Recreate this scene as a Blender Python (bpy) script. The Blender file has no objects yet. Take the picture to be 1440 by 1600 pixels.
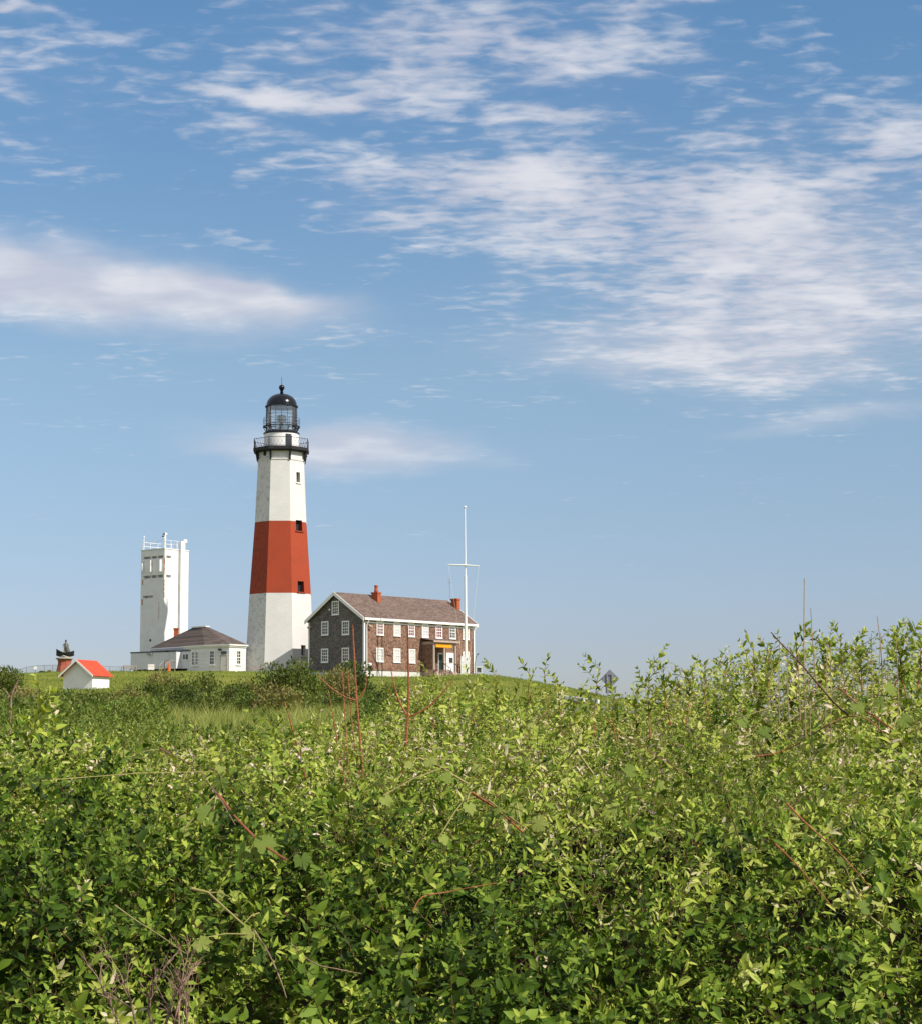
import bpy, math, random
import numpy as np
from mathutils import Vector, Matrix
R = math.radians
rnd = random.Random(7)
npr = np.random.RandomState(11)
sc = bpy.context.scene
COL = sc.collection

# ------------------------------------------------------------------ camera
F = 2900.0                      # focal length in pixels of a 1440 px wide frame
PITCH = math.atan(350 / F); ROLL = 0.0056; EYE = 1.7
r0 = Vector((1, 0, 0)); u0 = Vector((0, -math.sin(PITCH), math.cos(PITCH)))
fw = Vector((0, math.cos(PITCH), math.sin(PITCH)))
cr = math.cos(ROLL) * r0 - math.sin(ROLL) * u0
cu = math.sin(ROLL) * r0 + math.cos(ROLL) * u0
cam_d = bpy.data.cameras.new('camera'); cam = bpy.data.objects.new('camera', cam_d); COL.objects.link(cam)
cam_d.sensor_fit = 'HORIZONTAL'; cam_d.sensor_width = 36; cam_d.lens = F / 1440 * 36
cam_d.clip_start = 0.1; cam_d.clip_end = 60000
cam.matrix_world = Matrix(((cr.x, cu.x, -fw.x, 0), (cr.y, cu.y, -fw.y, 0), (cr.z, cu.z, -fw.z, EYE), (0, 0, 0, 1)))
sc.camera = cam

def at(px, py, Y):              # the world point at distance Y seen at a photo pixel
    d = fw + cr * ((px - 720) / F) + cu * ((800 - py) / F)
    d = d * (Y / d.y)
    return Vector((d.x, d.y, d.z + EYE))
def row_of(p):
    d = Vector(p) - Vector((0, 0, EYE)); k = d.dot(fw)
    return 720 + F * d.dot(cr) / k, 800 - F * d.dot(cu) / k

# ------------------------------------------------------------------ sun, sky, exposure
SUN_AZ = 58.0                   # degrees right of the direction from the scene towards the camera
SUN_EL = 42.5
to_sun = Vector((math.sin(R(SUN_AZ)) * math.cos(R(SUN_EL)), -math.cos(R(SUN_AZ)) * math.cos(R(SUN_EL)), math.sin(R(SUN_EL))))
sd = bpy.data.lights.new('sun', 'SUN'); sd.energy = 5.0; sd.angle = R(0.53); sd.color = (1.0, 0.93, 0.82)
so = bpy.data.objects.new('sun', sd); COL.objects.link(so)
so.rotation_euler = (-to_sun).to_track_quat('-Z', 'Y').to_euler(); so.location = (60, -60, 80)
sc.view_settings.view_transform = 'Standard'; sc.view_settings.look = 'None'
sc.view_settings.exposure = 0.18; sc.view_settings.gamma = 1; sc.view_settings.use_curve_mapping = False
try:
    sc.cycles.max_bounces = 6; sc.cycles.transparent_max_bounces = 6
    sc.cycles.diffuse_bounces = 3; sc.cycles.transmission_bounces = 4
    sc.cycles.use_denoising = True
except Exception: pass

world = bpy.data.worlds.new('World'); sc.world = world; world.use_nodes = True
wt = world.node_tree; wt.nodes.clear()
class NT:
    def __init__(s, t): s.t = t
    def n(s, typ, **kw):
        nd = s.t.nodes.new(typ)
        for k, v in kw.items(): setattr(nd, k, v)
        return nd
    def link(s, a, b): s.t.links.new(a, b)
    def put(s, sock, v):
        if isinstance(v, bpy.types.NodeSocket): s.link(v, sock)
        else: sock.default_value = v
    def m(s, op, a, b=None, c=None, clamp=False):
        nd = s.n('ShaderNodeMath', operation=op); nd.use_clamp = clamp
        s.put(nd.inputs[0], a)
        if b is not None: s.put(nd.inputs[1], b)
        if c is not None: s.put(nd.inputs[2], c)
        return nd.outputs[0]
    def mapr(s, v, a, b, c=0.0, d=1.0, smooth=True):
        nd = s.n('ShaderNodeMapRange', interpolation_type='SMOOTHSTEP' if smooth else 'LINEAR')
        s.put(nd.inputs[0], v)
        for i, x in zip((1, 2, 3, 4), (a, b, c, d)): s.put(nd.inputs[i], x)
        return nd.outputs[0]
    def noise(s, vec, scale, detail=4, rough=0.5, dist=0.0, dim='3D'):
        nd = s.n('ShaderNodeTexNoise', noise_dimensions=dim)
        if vec is not None: s.link(vec, nd.inputs['Vector'])
        nd.inputs['Scale'].default_value = scale; nd.inputs['Detail'].default_value = detail
        nd.inputs['Roughness'].default_value = rough; nd.inputs['Distortion'].default_value = dist
        return nd.outputs['Fac']
    def comb(s, x, y, z=0.0):
        nd = s.n('ShaderNodeCombineXYZ')
        for i, v in enumerate((x, y, z)): s.put(nd.inputs[i], v)
        return nd.outputs[0]
    def mix(s, f, a, b, mode='MIX'):
        nd = s.n('ShaderNodeMix', data_type='RGBA', blend_type=mode)
        s.put(nd.inputs[0], f)
        for i, v in ((6, a), (7, b)):
            if isinstance(v, tuple) and len(v) == 3: v = (*v, 1)
            s.put(nd.inputs[i], v)
        return nd.outputs[2]
    def ramp(s, f, stops, interp='LINEAR'):
        nd = s.n('ShaderNodeValToRGB'); cr_ = nd.color_ramp; cr_.interpolation = interp
        while len(cr_.elements) < len(stops): cr_.elements.new(0.5)
        for e, (p, c) in zip(cr_.elements, stops): e.position = p; e.color = (*c, 1)
        s.link(f, nd.inputs[0]); return nd.outputs[0]

W = NT(wt)
sky = W.n('ShaderNodeTexSky', sky_type='NISHITA'); sky.sun_disc = False
sky.sun_elevation = R(SUN_EL); sky.sun_rotation = math.atan2(to_sun.x, to_sun.y)
sky.altitude = 20; sky.air_density = 1.0; sky.dust_density = 0.6; sky.ozone_density = 1.6
tc = W.n('ShaderNodeTexCoord')
sep = W.n('ShaderNodeSeparateXYZ'); W.link(tc.outputs['Generated'], sep.inputs[0])
dx, dy, dz = sep.outputs
az = W.m('MULTIPLY', W.m('ARCTAN2', dx, dy), 10.0)
el = W.m('MULTIPLY', W.m('ARCSINE', dz), 10.0)
zz = W.m('ADD', W.m('MAXIMUM', dz, 0.0), 0.05)
q = W.comb(W.m('DIVIDE', dx, zz), W.m('DIVIDE', dy, zz), 0.0)
wob = W.n('ShaderNodeTexNoise'); wob.inputs['Scale'].default_value = 1.4; wob.inputs['Detail'].default_value = 4
W.link(W.comb(az, W.m('MULTIPLY', el, 2.2)), wob.inputs['Vector'])
wsep = W.n('ShaderNodeSeparateColor'); W.link(wob.outputs['Color'], wsep.inputs[0])
azw = W.m('ADD', az, W.m('MULTIPLY', W.m('SUBTRACT', wsep.outputs[0], 0.5), 0.55))
elw = W.m('ADD', el, W.m('MULTIPLY', W.m('SUBTRACT', wsep.outputs[1], 0.5), 0.32))
def blob(px, py, rx, ry, rot, amp, p=1.0):       # a bank of cloud at a bearing and an elevation
    d = at(px, py, 100) - Vector((0, 0, EYE)); d.normalize()
    ca, ce = math.atan2(d.x, d.y) * 10, math.asin(d.z) * 10
    rx /= 290; ry /= 290; c, s_ = math.cos(R(rot)), math.sin(R(rot))
    u = W.m('SUBTRACT', azw, ca); v = W.m('SUBTRACT', elw, ce)
    a = W.m('DIVIDE', W.m('SUBTRACT', W.m('MULTIPLY', u, c), W.m('MULTIPLY', v, s_)), rx)
    b = W.m('DIVIDE', W.m('ADD', W.m('MULTIPLY', u, s_), W.m('MULTIPLY', v, c)), ry)
    rr = W.m('ADD', W.m('MULTIPLY', a, a), W.m('MULTIPLY', b, b))
    return W.m('MULTIPLY', W.m('EXPONENT', W.m('MULTIPLY', rr, -p)), amp)
def total(bs):
    t = blob(*bs[0])
    for b in bs[1:]: t = W.m('ADD', t, blob(*b))
    return t
soft = total([(-60, 418, 450, 66, 6, 1.35), (330, 468, 200, 27, 4, .75), (530, 700, 230, 42, 3, .85),
              (1300, 480, 330, 110, -2, .50), (1020, 560, 270, 50, 2, .40), (1300, 655, 220, 22, -5, .35), (1180, 350, 330, 90, 0, .28)])
streak = W.noise(W.comb(W.m('MULTIPLY', azw, 0.5), W.m('MULTIPLY', elw, 2.4)), 2.2, 6, .62)
softd = W.mapr(W.m('MULTIPLY', soft, W.mapr(streak, .25, .75, .75, 1.15, False)), .10, 1.05)
puffm = total([(1170, 420, 330, 150, 4, .19), (1000, 330, 330, 60, 4, .10), (760, 60, 340, 70, 6, .17), (600, 120, 230, 50, 8, .10), (450, 155, 150, 20, 3, .20), (870, 190, 120, 20, 3, .13),
               (90, 140, 200, 110, 4, .07), (760, 300, 200, 60, 3, .06), (1390, 230, 130, 60, 3, .14), (830, 275, 230, 40, 3, .12), (600, 290, 150, 50, 3, .05),
               (400, 208, 90, 18, 0, .12), (640, 345, 110, 20, 3, .10), (1060, 3, 120, 14, 0, .18), (20, 10, 80, 16, 0, .16), (1180, 205, 90, 20, 0, .10), (1150, 560, 260, 60, 0, .06)])
n1 = W.noise(q, 5.0, 3, .5, .2)
mp = W.n('ShaderNodeMapping'); mp.inputs['Rotation'].default_value = (0, 0, R(12)); mp.inputs['Scale'].default_value = (.75, 1.15, 1); W.link(q, mp.inputs[0])
n2 = W.noise(mp.outputs[0], 25.0, 4, .52, .3)
nn = W.m('ADD', W.m('MULTIPLY', n1, .50), W.m('MULTIPLY', n2, .50))
over = W.m('ADD', W.mapr(dz, .42, .70, 0, .42), W.mapr(W.m('ABSOLUTE', az), 4.2, 8.5, 0, .34))  # unseen clouds overhead and to the sides, added to brighten the fill
puff = W.mapr(W.m('SUBTRACT', W.m('ADD', nn, W.m('ADD', puffm, over)), W.mapr(dz, .13, .22, .06, 0)), .53, .90)
wisp = W.m('MULTIPLY', W.mapr(nn, .30, .70), W.mapr(W.m('ADD', W.m('MULTIPLY', soft, .35), W.m('MULTIPLY', puffm, 2.0)), .04, .5, 0, .40))
cl = W.m('MINIMUM', W.m('ADD', W.m('ADD', W.m('MULTIPLY', puff, .90), W.m('MULTIPLY', softd, .72)), wisp), 9.0)
cl = W.m('MULTIPLY', W.m('SUBTRACT', 1.0, W.m('EXPONENT', W.m('MULTIPLY', cl, -1.75))), .93)
cl = W.m('MULTIPLY', cl, W.mapr(dz, .0, .14))
tint = W.ramp(W.m('MULTIPLY', el, .25), [(0, (.57, .62, .81)), (.13, (.585, .60, .78)), (.28, (.665, .685, .765)), (.49, (.79, .82, .81)), (.94, (.62, .84, .93))])
skyc = W.mix(1.0, sky.outputs[0], tint, 'MULTIPLY')
CLOUD = (4.5, 4.45, 4.95)
CLOUD2 = (5.7, 5.6, 5.8)
skyf = W.mix(cl, skyc, W.mix(W.mapr(n1, .38, .68), CLOUD, CLOUD2))
bg = W.n('ShaderNodeBackground'); W.link(skyf, bg.inputs[0]); bg.inputs[1].default_value = 0.13
wo = W.n('ShaderNodeOutputWorld'); W.link(bg.outputs[0], wo.inputs[0])

# ------------------------------------------------------------------ helpers
def tag(o, label=None, cat=None, group=None, kind=None):
    if label: o['label'] = label
    if cat: o['category'] = cat
    if group: o['group'] = group
    if kind: o['kind'] = kind
    return o
def thing(name, label, cat, loc=(0, 0, 0), rz=0.0, group=None):
    o = bpy.data.objects.new(name, None); COL.objects.link(o); o.location = loc; o.rotation_euler = (0, 0, rz)
    o.empty_display_size = .2
    return tag(o, label, cat, group)
def copy_tree(o, parent=None):
    c = o.copy(); COL.objects.link(c); c.parent = parent
    for ch in [x for x in COL.objects if x.parent == o]: copy_tree(ch, c)
    return c
class MB:
    def __init__(s): s.v = []; s.f = []; s.mi = []; s.uv = []
    def add(s, vs, fs, mi=0, uvs=None):
        b = len(s.v); s.v += [tuple(v) for v in vs]
        for k, f in enumerate(fs):
            s.f.append([b + i for i in f]); s.mi.append(mi)
            s.uv.append(uvs[k] if uvs else None)
        return s
    def box(s, x0, x1, y0, y1, z0, z1, mi=0):
        vs = [(x, y, z) for z in (z0, z1) for y in (y0, y1) for x in (x0, x1)]
        return s.add(vs, [(0, 2, 3, 1), (4, 5, 7, 6), (0, 1, 5, 4), (2, 6, 7, 3), (0, 4, 6, 2), (1, 3, 7, 5)], mi)
    def bar(s, a, b, w, h=None, mi=0):
        a = Vector(a); b = Vector(b); h = h or w; d = (b - a).normalized()
        up = Vector((0, 0, 1)) if abs(d.z) < .95 else Vector((0, 1, 0))
        x = d.cross(up).normalized() * w / 2; y = x.cross(d).normalized() * h / 2
        vs = [p + q_ for p in (a, b) for q_ in (-x - y, x - y, x + y, -x + y)]
        return s.add(vs, [(0, 3, 2, 1), (4, 5, 6, 7), (0, 1, 5, 4), (1, 2, 6, 5), (2, 3, 7, 6), (3, 0, 4, 7)], mi)
    def tube(s, pts, rad, n=6, mi=0, cap=True):
        pts = [Vector(p) for p in pts]; m_ = len(pts)
        if not isinstance(rad, (list, tuple)): rad = [rad] * m_
        vs = []; px_ = None
        for i, p in enumerate(pts):
            d = (pts[min(i + 1, m_ - 1)] - pts[max(i - 1, 0)]).normalized()
            if px_ is None: px_ = d.orthogonal().normalized()
            px_ = (px_ - d * px_.dot(d)).normalized(); py_ = d.cross(px_)
            for k in range(n):
                a = 2 * math.pi * k / n; vs.append(p + (px_ * math.cos(a) + py_ * math.sin(a)) * rad[i])
        fs = [(i * n + k, i * n + (k + 1) % n, (i + 1) * n + (k + 1) % n, (i + 1) * n + k) for i in range(m_ - 1) for k in range(n)]
        if cap: fs += [tuple(range(n))[::-1], tuple(range((m_ - 1) * n, m_ * n))]
        return s.add(vs, fs, mi)
    def lathe(s, prof, n=32, c=(0, 0), mi=0, rot=0.0):
        vs = [(c[0] + r * math.cos(rot + 2 * math.pi * k / n), c[1] + r * math.sin(rot + 2 * math.pi * k / n), z) for r, z in prof for k in range(n)]
        m_ = len(prof)
        fs = [(i * n + k, i * n + (k + 1) % n, (i + 1) * n + (k + 1) % n, (i + 1) * n + k) for i in range(m_ - 1) for k in range(n)]
        fs += [tuple(range(n))[::-1], tuple(range((m_ - 1) * n, m_ * n))]
        return s.add(vs, fs, mi)
    def prism(s, poly, z0, z1, mi=0):
        n = len(poly)
        vs = [(x, y, z0) for x, y in poly] + [(x, y, z1) for x, y in poly]
        fs = [tuple(range(n))[::-1], tuple(range(n, 2 * n))] + [(i, (i + 1) % n, n + (i + 1) % n, n + i) for i in range(n)]
        return s.add(vs, fs, mi)
    def ball(s, c, r, n=12, sz=1.0, mi=0):
        k = n // 2
        return s.lathe([(max(r * math.sin(math.pi * i / k), 1e-4), c[2] - r * sz * math.cos(math.pi * i / k)) for i in range(k + 1)], n, c[:2], mi)
    def build(s, name, mats, parent=None, smooth=False, loc=None):
        me = bpy.data.meshes.new(name); me.from_pydata(s.v, [], s.f)
        for m_ in (mats if isinstance(mats, (list, tuple)) else [mats]): me.materials.append(m_)
        me.polygons.foreach_set('material_index', s.mi)
        if any(u for u in s.uv):
            uvl = me.uv_layers.new(name='UVMap')
            for p, u in zip(me.polygons, s.uv):
                if u:
                    for li, c in zip(p.loop_indices, u): uvl.data[li].uv = c
        if smooth:
            me.shade_smooth()
            try: me.set_sharp_from_angle(angle=R(40))
            except Exception: pass
        me.update(); me.validate()
        o = bpy.data.objects.new(name, me); COL.objects.link(o)
        if parent: o.parent = parent
        if loc: o.location = loc
        return o
def cut(o, boxes, mslot=-1):              # real openings, cut with closed boxes
    mb = MB()
    for vs in boxes: mb.add(vs, [(0, 2, 3, 1), (4, 5, 7, 6), (0, 1, 5, 4), (2, 6, 7, 3), (0, 4, 6, 2), (1, 3, 7, 5)])
    c = mb.build('cutter', o.data.materials[mslot]); c.parent = o.parent
    md = o.modifiers.new('b', 'BOOLEAN'); md.operation = 'DIFFERENCE'; md.object = c; md.solver = 'EXACT'
    bpy.context.view_layer.update()
    me = bpy.data.meshes.new_from_object(o.evaluated_get(bpy.context.evaluated_depsgraph_get()))
    o.modifiers.clear(); o.data = me; bpy.data.objects.remove(c)
def obox(o_, ax, ay, hx, hy, z0, z1):   # an oriented box: centre (x,y), axes, half sizes
    if ax[0] * ay[1] - ax[1] * ay[0] < 0: ay = (-ay[0], -ay[1])
    return [(o_[0] + ax[0] * i * hx + ay[0] * j * hy, o_[1] + ax[1] * i * hx + ay[1] * j * hy, z) for z in (z0, z1) for j in (-1, 1) for i in (-1, 1)]

def mat(name, color, rough=.7, bump=None, var=.12, vscale=1.5, spec=.3, metallic=0.0, fn=None, col2=None):
    m_ = bpy.data.materials.new(name); m_.use_nodes = True; t = NT(m_.node_tree)
    b = m_.node_tree.nodes['Principled BSDF']
    b.inputs['Roughness'].default_value = rough; b.inputs['Specular IOR Level'].default_value = spec
    b.inputs['Metallic'].default_value = metallic
    tcn = t.n('ShaderNodeTexCoord')
    if fn: fn(t, b, tcn)
    else:
        nz = t.noise(tcn.outputs['Object'], vscale, 5, .6)
        c1 = tuple(c * (1 - var) for c in color); c2 = col2 or tuple(min(1, c * (1 + var)) for c in color)
        t.link(t.ramp(nz, [(.3, c1), (.7, c2)]), b.inputs['Base Color'])
        if bump:
            bn = t.n('ShaderNodeBump'); bn.inputs['Strength'].default_value = bump[1]; bn.inputs['Distance'].default_value = .02
            t.link(t.noise(tcn.outputs['Object'], bump[0], 4, .6), bn.inputs['Height']); t.link(bn.outputs[0], b.inputs['Normal'])
    return m_

def brick_paint(color, mortar, stain_shade, sc_=1.0, bw=.45, bh=.12, stain_at=.62):
    def fn(t, b, tcn):
        br = t.n('ShaderNodeTexBrick'); t.link(tcn.outputs['UV'], br.inputs['Vector'])
        br.inputs['Color1'].default_value = (*color, 1); br.inputs['Color2'].default_value = (*[c * .93 for c in color], 1)
        br.inputs['Mortar'].default_value = (*mortar, 1); br.inputs['Scale'].default_value = 1.0
        br.inputs['Brick Width'].default_value = bw; br.inputs['Row Height'].default_value = bh
        br.inputs['Mortar Size'].default_value = .012
        nz = t.noise(tcn.outputs['UV'], .9, 7, .68)
        nf = t.noise(tcn.outputs['UV'], 5.0, 4, .7)
        fac = t.m('MULTIPLY', t.mapr(nz, stain_at, stain_at + .14), t.mapr(nf, .42, .62))
        c = t.mix(t.m('MULTIPLY', fac, .75), br.outputs[0], stain_shade)
        su = t.n('ShaderNodeSeparateXYZ'); t.link(tcn.outputs['UV'], su.inputs[0])
        wear_shade = t.m('MULTIPLY', t.mapr(t.m('ABSOLUTE', t.m('SUBTRACT', su.outputs[0], 43.8)), 2.4, 2.6, 1, 0), t.m('MULTIPLY', t.mapr(t.noise(tcn.outputs['UV'], 2.2, 6, .75), .46, .60), t.mapr(nz, .35, .6)))
        c = t.mix(t.m('MULTIPLY', wear_shade, .65), c, stain_shade)  # left face: peeling wear, and on the red band some painted shade too
        c = t.mix(t.mapr(t.noise(tcn.outputs['UV'], .35, 3, .5), .35, .7, 0, .14), c, stain_shade)
        t.link(c, b.inputs['Base Color'])
        bn = t.n('ShaderNodeBump'); bn.inputs['Strength'].default_value = .5; bn.inputs['Distance'].default_value = .02
        t.link(t.m('ADD', br.outputs['Fac'], t.m('MULTIPLY', nf, -.6)), bn.inputs['Height']); bn.invert = True
        t.link(bn.outputs[0], b.inputs['Normal'])
    return fn

def planks(color, dark, h=.14, wob=.25, axis=2, w=None):
    # horizontal boards or shingles: rows of height h, each piece with its own tone
    def fn(t, b, tcn):
        s_ = t.n('ShaderNodeSeparateXYZ'); t.link(tcn.outputs['Object'], s_.inputs[0])
        along = t.m('ADD', s_.outputs[0], s_.outputs[1])
        rowf = t.m('DIVIDE', s_.outputs[2], h)
        row = t.m('FLOOR', rowf); fr = t.m('FRACT', rowf)
        if w:
            colf = t.m('ADD', t.m('DIVIDE', along, w), t.m('MULTIPLY', row, .37))
            cell = t.comb(t.m('FLOOR', colf), row); edge = t.m('FRACT', colf)
        else:
            cell = t.comb(0.0, row); edge = None
        wn = t.n('ShaderNodeTexWhiteNoise', noise_dimensions='2D'); t.link(cell, wn.inputs['Vector'])
        big = t.noise(tcn.outputs['Object'], .5, 5, .65)
        v = t.m('ADD', t.m('MULTIPLY', wn.outputs['Value'], wob), t.m('MULTIPLY', big, 1.0 - wob))
        c = t.ramp(v, [(.25, dark), (.75, color)])
        line = t.m('MULTIPLY', t.mapr(fr, 0.0, .14), t.mapr(edge, 0.0, .10) if edge else 1.0)
        c = t.mix(line, tuple(x * .45 for x in dark), c)
        t.link(c, b.inputs['Base Color'])
        bn = t.n('ShaderNodeBump'); bn.inputs['Strength'].default_value = .6; bn.inputs['Distance'].default_value = .02
        t.link(t.m('SUBTRACT', line, t.m('MULTIPLY', fr, .6)), bn.inputs['Height']); t.link(bn.outputs[0], b.inputs['Normal'])
    return fn

M = {}
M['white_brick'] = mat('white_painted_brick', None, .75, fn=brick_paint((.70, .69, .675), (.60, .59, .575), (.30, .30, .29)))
M['red_brick_paint'] = mat('red_painted_brick', None, .75, fn=brick_paint((.38, .056, .019), (.25, .042, .016), (.10, .028, .022), stain_at=.66))  # last colour deepened so the band's left face carries some painted shade
M['white'] = mat('white_paint', (.80, .79, .77), .6, var=.05)
M['white_concrete'] = mat('white_concrete', (.74, .74, .73), .85, (9, .35), var=.08, vscale=.8)
M['black'] = mat('black_gloss_paint', (.006, .007, .012), .2, var=.2, spec=.32)
M['black_matt'] = mat('black_paint', (.016, .017, .019), .6, var=.25)
M['glassdark'] = mat('dark_glass', (.03, .035, .045), .08, var=.3, spec=.8)
M['blind'] = mat('white_blind', (.50, .50, .50), .5, var=.2, vscale=3)
M['curtain'] = mat('dull_red_curtain', (.20, .07, .08), .4, var=.3, vscale=3)
M['shingle'] = mat('brown_cedar_shingle', None, .9, fn=planks((.31, .185, .13), (.12, .068, .050), .15, .5, w=.17))
M['shingle_grey'] = mat('dark_grey_shingle', None, .9, fn=planks((.195, .175, .165), (.088, .078, .074), .15, .5, w=.17))
M['roof'] = mat('brown_roof_shingle', None, .9, fn=planks((.20, .14, .115), (.10, .07, .06), .09, .5, w=.3))
M['roof_grey'] = mat('grey_brown_roof_shingle', None, .9, fn=planks((.15, .115, .10), (.07, .056, .052), .09, .5, w=.3))
M['clap'] = mat('white_clapboard', None, .7, fn=planks((.80, .79, .77), (.66, .65, .64), .16, .3))
M['brick'] = mat('orange_chimney_brick', (.38, .095, .035), .85, (30, .5), var=.25, vscale=6)
M['monbrick'] = mat('monument_brick', None, .85, fn=planks((.42, .13, .075), (.28, .075, .05), .08, .6, w=.22))
M['bronze'] = mat('weathered_bronze', (.10, .095, .075), .5, (20, .5), var=.5, vscale=5, spec=.5)
M['darkbronze'] = mat('dark_bronze', (.016, .022, .026), .4, var=.4, vscale=4, spec=.5)
M['stonecap'] = mat('pale_stone', (.34, .32, .27), .85, var=.2, vscale=6)
M['redroof'] = mat('bright_red_roof', (.52, .060, .024), .7, (14, .3), var=.12, vscale=4)
M['yellow'] = mat('yellow_orange_banner', (.85, .33, .01), .6, var=.06)
M['greendoor'] = mat('dark_green_paint', (.008, .045, .035), .5, var=.2)
M['foundation'] = mat('whitewashed_foundation', (.55, .54, .52), .9, (12, .4), var=.15, vscale=2)
M['trailer'] = mat('off_white_siding', (.62, .63, .66), .6, var=.06, vscale=1)
M['trailer_trim'] = mat('dark_blue_trim', (.02, .035, .06), .5, var=.2)
M['greywood'] = mat('weathered_wood', (.28, .25, .22), .85, (30, .4), var=.25, vscale=8)
M['brownwood'] = mat('brown_wood', (.17, .10, .075), .85, (30, .4), var=.3, vscale=8)
M['tanwood'] = mat('tan_painted_wood', (.42, .33, .27), .8, var=.15, vscale=5)
M['metal'] = mat('galvanised_metal', (.30, .31, .33), .45, var=.12, vscale=3, metallic=.5)
M['signback'] = mat('aluminium_sign_back', (.20, .21, .24), .55, var=.15, vscale=4, metallic=.3)
M['orange'] = mat('orange_plastic', (.85, .13, .01), .5, var=.08)
M['signred'] = mat('faded_red_lettering', (.62, .22, .16), .6, var=.1)
M['rust'] = mat('rust_stain', (.42, .13, .03), .9, var=.4, vscale=8)
M['lanternframe'] = mat('grey_brown_iron', (.13, .11, .095), .5, var=.2)
M['lens'] = mat('pale_lens_glass', (.42, .50, .48), .15, var=.15, vscale=6, spec=.8)
M['rock'] = mat('brown_rock', (.22, .13, .095), .95, (8, .8), var=.35, vscale=3)
M['asphalt'] = mat('pale_worn_asphalt', (.16, .165, .19), .9, (20, .3), var=.15, vscale=.6)
M['redcane'] = mat('red_bare_cane', (.30, .095, .035), .55, (60, .4), var=.45, vscale=9, spec=.4)
M['darkcane'] = mat('dark_cane', (.13, .07, .048), .7, (60, .4), var=.45, vscale=9)
M['straw'] = mat('dry_straw', (.34, .24, .14), .8, var=.3, vscale=9)
M['deadwood'] = mat('dead_pinkish_wood', (.27, .175, .12), .85, (40, .6), var=.4, vscale=14)
M['bark'] = mat('bark', (.10, .075, .055), .9, (40, .6), var=.4, vscale=10)
M['yellowstem'] = mat('yellow_green_stem', (.30, .26, .09), .6, var=.3, vscale=8)
def lens_glass():
    m_ = bpy.data.materials.new('lantern_glass'); m_.use_nodes = True; t = NT(m_.node_tree)
    m_.node_tree.nodes.remove(m_.node_tree.nodes['Principled BSDF'])
    tr = t.n('ShaderNodeBsdfTransparent'); tr.inputs[0].default_value = (.96, .985, .98, 1)
    gl = t.n('ShaderNodeBsdfGlossy'); gl.inputs['Roughness'].default_value = .05
    fr = t.n('ShaderNodeFresnel'); fr.inputs[0].default_value = 1.6
    mx = t.n('ShaderNodeMixShader'); t.link(t.m('ADD', fr.outputs[0], .16), mx.inputs[0]); t.link(tr.outputs[0], mx.inputs[1]); t.link(gl.outputs[0], mx.inputs[2])
    t.link(mx.outputs[0], m_.node_tree.nodes['Material Output'].inputs[0]); return m_
M['glass'] = lens_glass()

# ------------------------------------------------------------------ terrain
PX = np.array([-400, -160, -90, -53, -38, -25, -14, -4, 2, 6, 9.6, 14.8, 19.3, 25, 35, 60, 100, 200, 400])
PZ = np.array([-12, 3, 7.6, 8.65, 8.95, 8.95, 8.35, 8.15, 8.4, 7.95, 7.2, 5.8, 4.6, 3.0, 1.0, -3, -9, -13, -14])
TY = np.array([-200, -60, 0, 15, 30, 60, 90, 120, 150, 175, 195, 210, 250, 275, 300, 420])
TT = np.array([-1.6, 0, 0, .03, .10, .18, .32, .49, .69, .85, .965, 1, .98, .7, -.6, -1.8])
def ground(X, Y):
    X = np.asarray(X, float); Y = np.asarray(Y, float)
    p = sum(np.interp(X + k, PX, PZ) for k in (-2, -1, 0, 1, 2)) / 5
    t = sum(np.interp(Y + k, TY, TT) for k in (-6, -3, 0, 3, 6)) / 5
    z = np.where(t > 0, p * t, np.minimum(p, 9) * 0 + t * 9)
    z = np.where(p < 0, np.minimum(p * np.clip(Y / 120, .0, 1.4), z if np.ndim(z) else float(z)), z)
    z = z + .10 * np.sin(X * .31 + 1.3) * np.cos(Y * .23) * np.clip(Y / 60, 0, 1)
    return z
def gz(X, Y): return float(ground(X, Y))
xs = np.concatenate([np.linspace(-330, -84, 20), np.arange(-80, 60, 1.5), np.linspace(62, 330, 22)])
ys = np.concatenate([np.linspace(-200, -20, 8), np.arange(-12, 300, 2.0), np.linspace(305, 420, 10)])
GX, GY = np.meshgrid(xs, ys); GZ = ground(GX, GY)
nx, ny = len(xs), len(ys)
me = bpy.data.meshes.new('hill')
vv = np.stack([GX, GY, GZ], -1).reshape(-1, 3)
idx = np.arange(nx * ny).reshape(ny, nx)
ff = np.stack([idx[:-1, :-1], idx[:-1, 1:], idx[1:, 1:], idx[1:, :-1]], -1).reshape(-1, 4)
me.from_pydata(vv.tolist(), [], ff.tolist()); me.shade_smooth()
def lawn_fn(t, b, tcn):
    P = tcn.outputs['Object']
    big = t.noise(P, .08, 5, .6); fine = t.noise(P, 1.6, 6, .7)
    c = t.ramp(t.m('ADD', t.m('MULTIPLY', big, .5), t.m('MULTIPLY', fine, .5)), [(.34, (.10, .125, .022)), (.52, (.17, .19, .040)), (.68, (.27, .25, .07))])
    s_ = t.n('ShaderNodeSeparateXYZ'); t.link(P, s_.inputs[0])
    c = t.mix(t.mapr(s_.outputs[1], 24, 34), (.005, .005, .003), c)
    t.link(c, b.inputs['Base Color'])
    bn = t.n('ShaderNodeBump'); bn.inputs['Strength'].default_value = .7; bn.inputs['Distance'].default_value = .12
    t.link(t.noise(P, 6, 5, .7), bn.inputs['Height']); t.link(bn.outputs[0], b.inputs['Normal'])
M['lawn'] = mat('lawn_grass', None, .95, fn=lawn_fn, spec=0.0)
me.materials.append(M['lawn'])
hill = bpy.data.objects.new('hill', me); COL.objects.link(hill); tag(hill, kind='structure')
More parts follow.
